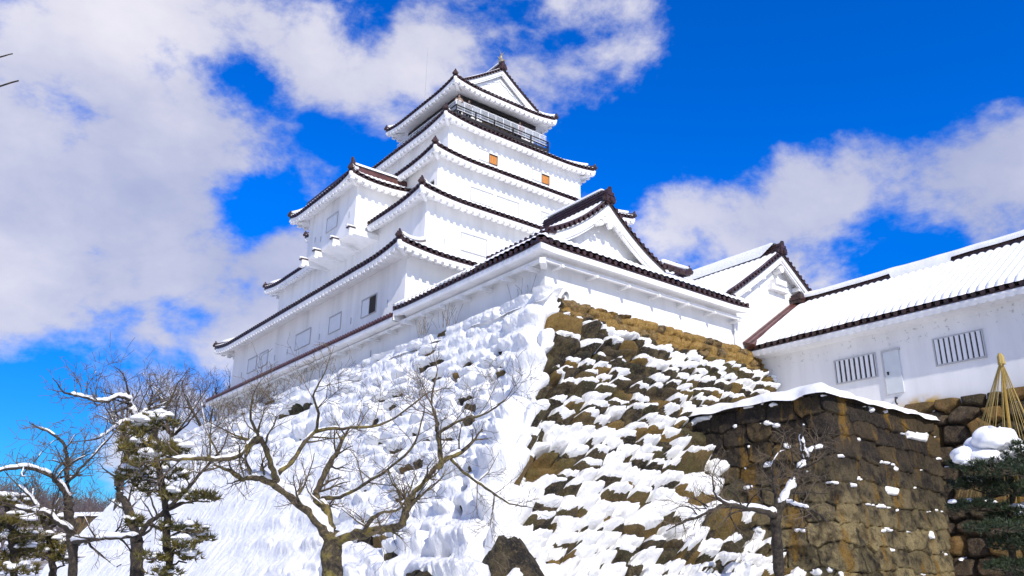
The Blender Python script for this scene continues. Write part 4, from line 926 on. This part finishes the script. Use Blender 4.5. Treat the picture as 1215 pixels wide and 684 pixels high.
def cherry_left():
    d = 17.; base = at(84, 700, d); root = thing('cherry_tree', 'thin bare cherry tree with snow along its limbs at left edge', 'tree', (base.x, base.y, 0))
    T = Tree(11); k = d / FPX
    T.add_limb([Vector((base.x, base.y, -.1)), at(85, 700, d), at(86, 650, d), at(82, 610, d), at(80, 590, d)], 6.5 * k, 5.2 * k, spawn=False, snow=0)
    T.add_limb(P_(d, (81, 594), (72, 577, -.2), (60, 565, -.3), (38, 556, -.6), (12, 556, -.9), (-25, 566, -1.2)), 3.6 * k, 1.4 * k, snow=1.)
    T.add_limb(P_(d, (80, 592), (79, 570, .2), (80, 548, .3), (76, 527, .4), (62, 515, .5), (46, 508, .7)), 3.6 * k, 1.1 * k, snow=.7)
    T.add_limb(P_(d, (79, 574), (92, 560, .4), (106, 545, .7), (130, 520, 1.)), 2.6 * k, 1.0 * k, snow=.6)
    T.add_limb(P_(d, (85, 643), (104, 641, -.4), (132, 638, -.6), (163, 637, -.8)), 3.4 * k, 2.0 * k, snow=1.25)
    T.add_limb(P_(d, (85, 632), (70, 622, -.3), (54, 608, -.5), (40, 608, -.6), (18, 602, -.9)), 3.4 * k, 1.4 * k, snow=1.25)
    T.add_limb(P_(d, (48, 608, -.5), (38, 592, -.5), (22, 577, -.7)), 2.2 * k, .9 * k, snow=1.2)
    T.sprout(62, .8, 2, up=.15, snow=.35, kids=4, rmin=.0045); T.build(root, 'dark_bark', 'twig')
cherry_left()
def cherry_mid():
    d = 19.; base = at(160, 700, d); root = thing('cherry_tree', 'twisted bare cherry tree rising behind the pine with snowy upper limbs', 'tree', (base.x, base.y, 0))
    T = Tree(17); k = d / FPX
    T.add_limb([Vector((base.x, base.y, -.1)), at(161, 700, d), at(162, 660, d), at(162, 640, d)], 8.5 * k, 7.2 * k, spawn=False, snow=0)
    T.add_limb(P_(d, (162, 644), (155, 612, .2), (148, 596, .4), (140, 580, .5), (144, 555, .8), (160, 520, 1.2), (162, 498, 1.4)), 5.6 * k, 3.2 * k, snow=.6)
    T.add_limb(P_(d, (162, 498, 1.4), (156, 486, 1.3), (153, 474, 1.2), (140, 471, 1.0), (124, 477, .8), (104, 473, .6), (84, 468, .4)), 3.4 * k, 1.3 * k, snow=1.3)
    T.add_limb(P_(d, (162, 498, 1.4), (172, 488, 1.6), (178, 478, 1.8), (181, 466, 2.)), 2.8 * k, 1.2 * k, snow=1.)
    T.add_limb(P_(d, (160, 503, 1.3), (148, 500, 1.1), (136, 508, .9), (118, 520, .6)), 2.4 * k, 1.2 * k, snow=1.2)
    T.add_limb(P_(d, (166, 492, 1.5), (186, 490, 1.7), (200, 478, 2.), (208, 462, 2.2)), 2.4 * k, 1.0 * k, snow=.9)
    T.add_limb(P_(d, (163, 640), (176, 622, -.3), (192, 610, -.5), (215, 588, -.8), (240, 560, -1.), (262, 535, -1.)), 3.6 * k, 1.3 * k, snow=.5)
    T.sprout(80, .85, 2, up=.2, snow=.4, kids=4, rmin=.005); T.build(root, 'dark_bark', 'twig')
cherry_mid()
def far_cherries():
    specs = [(150, 520, 57, 4.5, 'snow flecked bare tree standing farthest left beyond the keep'), (205, 515, 60, 4.6, 'snow flecked bare tree between its two neighbours beyond the keep'), (246, 512, 56, 4.6, 'snow flecked bare tree touching the end of the plaster wall')]
    for n, (u, v, d, h, lab) in enumerate(specs):
        p = at(u, v, d); root = thing('bare_tree', lab, 'tree', (p.x, p.y, 2), group='bare trees beyond the end of the keep')
        T = Tree(40 + n); T.add_limb([Vector((p.x, p.y, 1.5)), Vector((p.x + .2, p.y, p.z - 1.5)), p], .24, .17, spawn=False, snow=0)
        for k in range(8):
            a = 2 * math.pi * (k + T.r.random()) / 8; o = Vector((math.cos(a), math.sin(a), 0)); L = T.r.uniform(.7, 1.1) * h
            T.add_limb([p - Vector((0, 0, .3)), p + o * L * .25 + Vector((0, 0, L * .25)), p + o * L * .5 + Vector((0, 0, L * .62))], .10, .035, snow=.8, wob=.5)
        T.sprout(44, 1.9, 2, up=.6, snow=.5, kids=4, rmin=.009); T.build(root, 'dark_bark', 'far_twig')
far_cherries()
def tree_right():
    d = 19.; base = at(925, 700, d); root = thing('young_cherry_tree', 'slender bare cherry tree with a snowy crook before the bastion', 'tree', (base.x, base.y, 0))
    T = Tree(23); k = d / FPX
    T.add_limb([Vector((base.x, base.y, -.1)), at(926, 700, d), at(922, 650, d), at(920, 615, d)], 7.5 * k, 6 * k, spawn=False, snow=0)
    T.add_limb(P_(d, (920, 618), (926, 600, .1), (938, 582, .3), (946, 562, .5), (956, 548, .7), (962, 536, .9), (976, 531, 1.)), 5.6 * k, 2.2 * k, snow=1.2)
    T.add_limb(P_(d, (958, 546, .7), (953, 532, .6), (951, 517, .5), (954, 505, .5)), 2.6 * k, 1.4 * k, snow=1.3)
    T.add_limb(P_(d, (920, 612), (908, 607, -.3), (888, 604, -.6), (868, 600, -.9), (846, 604, -1.1), (820, 616, -1.3)), 4.6 * k, 1.8 * k, snow=.9)
    T.add_limb(P_(d, (868, 600, -.9), (850, 590, -1.2), (846, 574, -1.4)), 2.2 * k, .9 * k, snow=.5)
    T.add_limb(P_(d, (930, 595, .2), (944, 600, -.2), (960, 604, -.5)), 2.8 * k, 1.4 * k, snow=1.3)
    T.add_limb(P_(d, (921, 618), (921, 590, .0), (917, 565, .0), (920, 545, .1)), 2.8 * k, 1. * k, snow=.7)
    T.paths = T.paths[:1] + T.paths[2:]
    T.sprout(52, .95, 2, up=-.15, snow=.12, kids=4, rmin=.0042); T.build(root, 'dark_bark', 'twig')
tree_right()
def edge_tree():
    d = 7.5; p = at(-190, 120, d); b0 = Vector((p.x - .3, p.y, 0)); root = thing('bare_tree', 'twig tips of a bare tree reaching in at the upper left', 'tree', b0)
    T = Tree(5); T.add_limb([b0, b0 + Vector((.12, .1, 1.6)), b0 + Vector((-.02, 0, 3)), p], .13, .045, spawn=False, snow=0)
    T.add_limb(P_(d, (-190, 120), (-110, 116), (-40, 112), (22, 96)), .03, .006, snow=0, wob=.1, spawn=False)
    T.add_limb(P_(d, (-110, 116), (-60, 90), (-20, 74), (15, 64)), .018, .005, snow=0, wob=.1, spawn=False)
    T.add_limb(P_(d, (-190, 120), (-200, 60), (-180, 10)), .04, .01, snow=0, spawn=False)
    for (u1, v1, u2, v2, u3, v3) in ((-230, 330, -330, 250, -420, 160), (-220, 220, -310, 120, -370, 20), (-200, 150, -270, 60, -300, -60), (-235, 420, -320, 380, -420, 300)):
        T.add_limb(P_(d, (u1, v1), (u2, v2, .5), (u3, v3, 1.)), .045, .012, snow=.6); T.sprout(10, .5, 1, up=.3, snow=.2, kids=4, rmin=.003); T.paths = []
    T.build(root, 'dark_bark', 'twig')
edge_tree()
# ------------------------------------------------------------------ pines
def tuft(b, p, up, L, n, r, w=.012):
    for k in range(n):
        d = (up + Vector((r.gauss(0, .75), r.gauss(0, .75), r.gauss(0, .5)))).normalized(); s = d.cross(Vector((r.random() - .5, r.random() - .5, r.random()))).normalized() * w
        l = L * r.uniform(.65, 1.15); b.add([p - s, p + s, p + d * l], [(0, 1, 2)])
def blob(b, c, rx, ry, rz, seed, nu=16, nv=9):
    c = Vector(c)
    def f(u, v):
        a = 2 * math.pi * u; e = math.pi * (v - .5); k = .75 + .5 * float(fbm(np.array(math.cos(a) * 1.6 + seed), np.array(math.sin(a) * 1.6 + math.sin(e) * 1.5 + seed), 7, 3))
        z = math.sin(e) * rz * (1 if e > 0 else .45); return c + Vector((math.cos(a) * math.cos(e) * rx * k, math.sin(a) * math.cos(e) * ry * k, z * k))
    b.grid(f, nu, nv)
def pine(name, label, d, trunk, pads, seed, mat, needle=.17, dens=1., group=None, snow_p=.5, wn=.012, fork_r=(5.5, 3.)):
    r = random.Random(seed); base = at(trunk[0][0], trunk[0][1], d); root = thing(name, label, 'tree', (base.x, base.y, 0), group); T = Tree(seed); k = d / FPX
    pts = [Vector((base.x, base.y, -.1))] + P_(d, *trunk); T.add_limb(pts, fork_r[0] * k, fork_r[1] * k, snow=.2, spawn=False)
    tr = spline(pts, 6); nb = MB(); sb = MB()
    for (u, v, dz, rx, ry, sn) in pads:
        c = at(u, v, d + dz); j = min(range(len(tr)), key=lambda i: (tr[i] - c - Vector((0, 0, -.25))).length); q = tr[j]
        T.add_limb([q, q.lerp(c, .5) + Vector((0, 0, .05)), c - Vector((0, 0, .06))], 1.8 * k, .7 * k, snow=.0, spawn=False, wob=.4)
        c = c + Vector((0, 0, r.uniform(-.1, .1))); rx_, ry_ = rx * k * r.uniform(.8, 1.15), ry * k * r.uniform(1.2, 1.9); nt = int(dens * (26 + 210 * rx_ * ry_ * 1.3))
        for m in range(nt):
            a = r.uniform(0, 2 * math.pi); e = math.sqrt(r.random()); o = Vector((math.cos(a) * e * rx_, math.sin(a) * e * rx_, (r.random() - .35) * ry_ * 1.3 * (1 - .6 * e)))
            p = c + o; tuft(nb, p, Vector((math.cos(a) * .5 * e, math.sin(a) * .5 * e, .75)), needle, 13, r, wn)
            if m % 5 == 0: T.twig.tube([c, c.lerp(p, .6) - Vector((0, 0, .05)), p], [.014, .01, .006], 3, cap=False)
        for m in range(sn * 3):
            a = r.uniform(0, 2 * math.pi); e = r.uniform(0, .95); o = Vector((math.cos(a) * e * rx_, math.sin(a) * e * rx_, ry_ * r.uniform(.25, .75)))
            s = r.uniform(.18, .5) * min(rx_, .36) ; blob(sb, c + o, s, s, s * r.uniform(.42, .65), r.random() * 50)
    T.build(root, 'dark_bark', 'twig'); nb.build('needles', mat, root)
    if sb.v: sb.build('snow_clumps', 'snow', root, True)
    return root
pine('pine_tree', 'olive pine tree with snow clumps between two bare cherry trees', 16.0, [(200, 700), (198, 640), (196, 600), (190, 565), (186, 530), (182, 508)],
     [(165, 512, 0, 22, 11, 3), (190, 505, .2, 22, 10, 3), (160, 532, -.3, 22, 12, 2), (186, 530, .4, 26, 14, 2), (205, 540, -.4, 22, 12, 1), (172, 552, -.5, 24, 13, 1), (196, 560, .2, 24, 13, 1), (152, 570, .2, 20, 11, 2), (180, 578, .5, 22, 11, 1), (206, 585, -.3, 18, 9, 2),
      (230, 594, -.2, 16, 7, 1), (250, 592, -.4, 10, 6, 0), (160, 622, -.3, 12, 8, 1), (198, 626, .0, 14, 8, 1), (225, 630, -.3, 18, 8, 2), (212, 648, -.4, 20, 8, 2), (182, 662, -.3, 16, 8, 1), (222, 664, 0, 16, 8, 3), (196, 676, -.2, 20, 8, 1), (238, 640, .2, 12, 6, 1)], 61, 'needles', dens=.7, wn=.013)
for n, (lab, d, tr, pads) in enumerate([
    ('yellowish pine hung with snow cut by the left edge', 19., [(14, 700), (16, 660), (12, 630), (8, 600)], [(8, 602, 0, 26, 10, 4), (-10, 625, .3, 26, 11, 2), (22, 622, -.3, 22, 10, 3), (10, 645, 0, 28, 11, 3), (30, 655, .3, 22, 9, 2), (-8, 664, 0, 26, 10, 2), (18, 676, -.3, 26, 9, 3)]),
    ('yellowish pine hung with snow leaning on the thin cherry trunk', 21., [(60, 700), (62, 670), (58, 640), (52, 620)], [(46, 612, 0, 22, 9, 3), (66, 622, .3, 18, 9, 2), (40, 636, -.3, 24, 10, 3), (70, 645, .2, 22, 10, 2), (50, 662, -.2, 26, 9, 2), (78, 668, .2, 18, 8, 3)])]):
    pine('pine_tree', lab, d, tr, pads, 70 + n, 'needles', dens=.8, wn=.016)
pine('garden_pine', 'dark green garden pine under a thick snow pillow below rope cone', 19.5, [(1196, 720), (1200, 660), (1192, 620), (1202, 580), (1188, 548)],
     [(1160, 552, 0, 32, 9, 0), (1200, 545, -.5, 34, 12, 0), (1180, 560, -.8, 36, 10, 1), (1155, 578, .4, 26, 8, 1), (1205, 582, -.4, 34, 11, 0), (1160, 604, -.4, 34, 10, 1), (1208, 612, -.2, 30, 12, 1), (1180, 630, -.9, 36, 10, 0), (1212, 648, -.4, 32, 11, 0), (1200, 672, -.6, 30, 9, 0), (1240, 560, 0, 34, 12, 2), (1245, 620, 0, 36, 12, 1), (1236, 680, 0, 34, 12, 1)], 81, 'green_needles', needle=.15, dens=1.7, wn=.015)
def snow_pillow():
    root = [o for o in bpy.data.objects if o.name == 'garden_pine'][0]; b = MB(); d = 19.2
    for n, (u, v, rx, rz) in enumerate(((1150, 542, 19, 12), (1163, 534, 20, 16), (1176, 526, 20, 18), (1189, 524, 17, 15), (1199, 529, 15, 12), (1168, 545, 22, 11), (1186, 540, 22, 14), (1178, 552, 12, 8), (1142, 547, 11, 8), (1207, 538, 10, 8), (1216, 603, 9, 6), (1130, 596, 5, 3), (1222, 545, 9, 7))):
        p = at(u, v, d + .25 * math.sin(n * 2.1)); k = d / FPX; blob(b, p, rx * k * 1.12, rx * k * 1.0, rz * k * 1.05, n * 3.1, 28, 16)
    b.build('snow_pillow', 'snow', root, True)
snow_pillow()
def rope_cone():
    d = 19.9; top = at(1187, 424, d); foot = at(1207, 640, d); foot.z = 0; k = d / FPX
    root = thing('rope_tent_pole', 'ochre bamboo pole with straw ropes fanned over the garden pine', 'pole', (foot.x, foot.y, 0))
    b = MB(); b.tube([foot, top], [.045, .036], 8); b.build('pole', 'pole_ochre', root)
    b = MB(); b.tube([top - Vector((0, 0, .18)), top + Vector((0, 0, .02)), top + Vector((-.02, 0, .10))], [.09, .08, .03], 8); b.tube([top + Vector((-.08, -.02, -.10)), top + Vector((-.14, -.02, -.16)), top + Vector((-.09, -.02, -.22))], .018, 5); b.build('knot', 'straw_rope', root)
    rr = random.Random(4); n = 22; c = Vector((foot.x, foot.y, top.z - 3.3))
    for i in range(n):
        a = 2 * math.pi * i / n + rr.uniform(-.08, .08); R = 1.12; e = c + Vector((math.cos(a) * R, math.sin(a) * R, rr.uniform(-.2, .2))); b = MB(); b.tube([top - Vector((0, 0, .05)), top.lerp(e, .5) - Vector((0, 0, .02)), e], .0085, 5, cap=False); b.build('rope', 'straw_rope', root)
rope_cone()
# ------------------------------------------------------------------ shrubs and dry grass on the ledge below the plaster wall
def shrubs():
    for n, (y, h, lab) in enumerate(((30.6, 1.5, 'leafless shrub at the far end of the plaster wall'), (28.2, 1.3, 'leafless shrub second from the far end of the plaster wall'), (25.4, 1.5, 'leafless shrub near the middle of the plaster wall'), (22.8, 1.1, 'leafless shrub nearest the open shuttered window'))):
        p = Vector((-.55, y, 10.7)); root = thing('bare_shrub', lab, 'shrub', p, group='leafless shrubs on the ledge'); T = Tree(90 + n)
        for k in range(10): T.grow(p + T.rv(.15), Vector((T.r.gauss(0, .5) - .15, T.r.gauss(0, .7), 1)), h * T.r.uniform(.5, .9), .018, 2, .3, kids=4, rmin=.0065)
        T.limb.build('stems', 'twig', root) if T.limb.v else None; T.twig.build('twigs', 'twig', root)
    for n, (y, x, lab) in enumerate(((5.6, -.42, 'tuft of dry grass on the ledge nearest the corner'), (7.2, -.45, 'tuft of dry grass farther along the ledge'), (18.6, -.5, 'tuft of dry grass under the row of shutters'), (1.0, -.35, 'few dry stalks beside the wall corner'))):
        b = MB(); rr = random.Random(n); p = Vector((x, y, 11.0))
        for k in range(20 if n < 3 else 6):
            q = p + Vector((rr.gauss(0, .08), rr.gauss(0, .35), 0)); t_ = q + Vector((rr.gauss(0, .10), rr.gauss(0, .16), rr.uniform(.35, .8)))
            b.tube([q, q.lerp(t_, .55) + Vector((rr.gauss(0, .02), rr.gauss(0, .02), .03)), t_], [.008, .006, .009], 3, cap=False)
        tag(b.build('dry_grass', 'dry_grass'), lab, 'grass tuft', 'dry grass tufts on the ledge')
shrubs()
# ------------------------------------------------------------------ loudspeaker at the wall's foot
def horn():
    c = at(668.5, 353, 28.6); root = thing('horn_loudspeaker', 'small grey horn loudspeaker at the foot of the sunlit wall', 'loudspeaker', c)
    d = (Vector(CAM) - c); d = Vector((.35, -1, -.12)).normalized(); b = MB()
    b.tube([c - d * .28, c - d * .12, c - d * .02, c + d * .08, c + d * .12], [.05, .06, .09, .17, .20], 16, cap=False); b.tube([c + d * .02, c + d * .06], [.07, .03], 10)
    b.build('horn', 'metal_grey', root, True); b = MB(); b.tube([c - d * .3, c - d * .22], [.09, .09], 10); b.build('driver', 'metal_grey', root); b = MB(); b.tube([c - d * .2 - Vector((0, 0, .05)), c - d * .2 - Vector((0, 0, .45))], .025, 6); b.build('bracket', 'metal_grey', root)
horn()
# ------------------------------------------------------------------ visitors on the balcony
def person(label, x, y, z, h, face, coat, lean=0., arms=1):
    root = thing('person', label, 'person', (x, y, z)); f = Vector((math.cos(face), math.sin(face), 0)); s = Vector((-f.y, f.x, 0)); U = Vector((0, 0, 1)); o = Vector((x, y, z)); k = h / 1.65
    J = {}; V = []; Rr = []; E = []
    def add(nm, p, r, par=None):
        V.append(o + (f * p[0] + s * p[1] + U * p[2]) * k); Rr.append(r * k); J[nm] = len(V) - 1
        if par is not None: E.append((J[par], J[nm]))
    add('pelvis', (0, 0, .88), (.15)); add('waist', (0, 0, 1.02), .135, 'pelvis'); add('chest', (.02, 0, 1.24), .155, 'waist'); add('neck', (.03, 0, 1.39), .06, 'chest'); add('chin', (.05, 0, 1.47), .075, 'neck'); add('head', (.05, 0, 1.56), .095, 'chin'); add('crown', (.04, 0, 1.62), .07, 'head'); add('nose', (.15, 0, 1.535), .018, 'head')
    for q, n in ((1, 'l'), (-1, 'r')):
        add('sh' + n, (.02, q * .18, 1.33), .075, 'chest'); add('el' + n, (.06, q * .24, 1.08), .055, 'sh' + n); add('wr' + n, (.27, q * .17, 1.02), .038, 'el' + n); add('hand' + n, (.35, q * .14, 1.03), .035, 'wr' + n); add('fing' + n, (.41, q * .12, 1.01), .016, 'hand' + n); add('thumb' + n, (.38, q * .08, 1.04), .012, 'hand' + n)
        add('hip' + n, (0, q * .10, .82), .105, 'pelvis'); add('kn' + n, (.02, q * .11, .46), .07, 'hip' + n); add('an' + n, (0, q * .11, .09), .05, 'kn' + n); add('toe' + n, (.15, q * .12, .04), .04, 'an' + n)
    me = bpy.data.meshes.new('body'); me.from_pydata(V, E, []); ob = link(bpy.data.objects.new('body', me), root)
    md = ob.modifiers.new('skin', 'SKIN'); md.use_smooth_shade = True
    for i, r_ in enumerate(Rr): me.skin_vertices[0].data[i].radius = (r_, r_); me.skin_vertices[0].data[i].use_root = (i == 0)
    ob.modifiers.new('sub', 'SUBSURF').levels = 1
    me.materials.append(MAT['skin'])
    b = MB(); hc = o + (f * .03 + U * 1.575) * k; blob(b, hc - f * .02 * k, .108 * k, .108 * k, .10 * k, 3); b.build('hair', 'hair', root, True)
    b = MB(); c = [o + (f * a + U * z_) * k for a, z_ in ((0, .62), (0, .9), (0, 1.05), (.02, 1.25), (.02, 1.36), (.03, 1.40))]; b.tube(c, [.20 * k, .19 * k, .17 * k, .19 * k, .15 * k, .085 * k], 14)
    for q in (1, -1): b.tube([o + (f * .02 + s * q * .17 + U * 1.34) * k, o + (f * .06 + s * q * .245 + U * 1.08) * k, o + (f * .25 + s * q * .175 + U * 1.02) * k], [.085 * k, .07 * k, .052 * k], 10)
    b.build('coat', coat, root, True)
    b = MB()
    for q in (1, -1): b.tube([o + (s * q * .10 + U * .80) * k, o + (f * .02 + s * q * .11 + U * .46) * k, o + (s * q * .11 + U * .10) * k], [.12 * k, .085 * k, .07 * k], 10)
    b.build('trousers', 'coat_dark', root, True)
person('visitor in a tan coat at the near corner of the balcony', 7.78, 17.98, 29.442, 1.66, math.radians(-110), 'coat_tan')
person('visitor in a dark coat behind the glass panels near the corner', 8.55, 18.0, 29.442, 1.55, math.radians(-95), 'coat_dark')
person('visitor in a reddish coat before the dark balcony opening', 12.75, 18.0, 29.442, 1.50, math.radians(-90), 'coat_red')
# ------------------------------------------------------------------ far background at the left
def far_things():
    A, B = at(80, 634, 84), at(126, 634, 82); zt = A.z + 1.7; root_t = thing('retaining_wall', 'distant brown stone retaining wall under snow behind the left cherry tree', 'stone wall', (A.x, A.y, 0)); b = MB()
    dv = (B - A); bk = Vector((-dv.y, dv.x, 0)).normalized() * 3
    if bk.dot(Vector((.57, .75, 0))) < 0: bk = -bk
    def f(u, v): p = A + dv * u; nn = float(fbm(np.array(u * 14), np.array(v * 4), 3)); return Vector((p.x, p.y, zt * v)) - bk * .12 * nn
    b.grid(f, 60, 14); b.grid(lambda u, v: A + bk * u + Vector((0, 0, (zt * v) - A.z)), 4, 4); b.grid(lambda u, v: B + bk * u + Vector((0, 0, (zt * v) - B.z)), 4, 4)
    o = b.build('stone_face', 'wall_stone', root_t); a = o.data.attributes.new('sid', 'FLOAT', 'POINT'); a.data.foreach_set('value', RNG.random(len(o.data.vertices)).astype(np.float32))
    b = MB(); b.grid(lambda u, v: A + dv * (u * 1.06 - .03) + bk * (v * 1.1 - .12) + Vector((0, 0, zt - A.z + .45 * math.sin(math.pi * min(1, v * 1.02)) ** .4 + .15 * float(fbm(np.array(u * 6), np.array(v * 2), 6)))), 30, 14); b.build('snow_cap', 'snow', root_t, True)
    # wood of leafless trees on the bank: nobody could count it
    T = Tree(300); rr = random.Random(9)
    for k in range(300):
        d = rr.uniform(95, 210); u = rr.uniform(-120, 330); p = at(u, 640, d); x, y = p.x, p.y
        z = float(gz(np.array(x), np.array(y))); h = rr.uniform(5, 9.) * (.7 + d / 400); q = Vector((x, y, z - .5))
        T.twig.tube([q, q + Vector((rr.gauss(0, .3), rr.gauss(0, .3), h * .6))], [.20, .09], 3, cap=False)
        for m in range(9): T.grow(q + Vector((0, 0, h * rr.uniform(.15, .55))), Vector((rr.gauss(0, .7), rr.gauss(0, .7), .8)), h * rr.uniform(.3, .5), .06, 1, .3, kids=4, rmin=.03)
    mb = MB(); mb.v = T.twig.v + T.limb.v; o_ = len(T.twig.v); mb.f = T.twig.f + [tuple(i + o_ for i in f) for f in T.limb.f]; mb.mi = [0] * len(mb.f)
    tag(mb.build('far_woods', 'far_twig'), 'leafless grey woods on the bank far behind the left trees', 'woods', kind='stuff')
far_things()
bpy.context.view_layer.update()
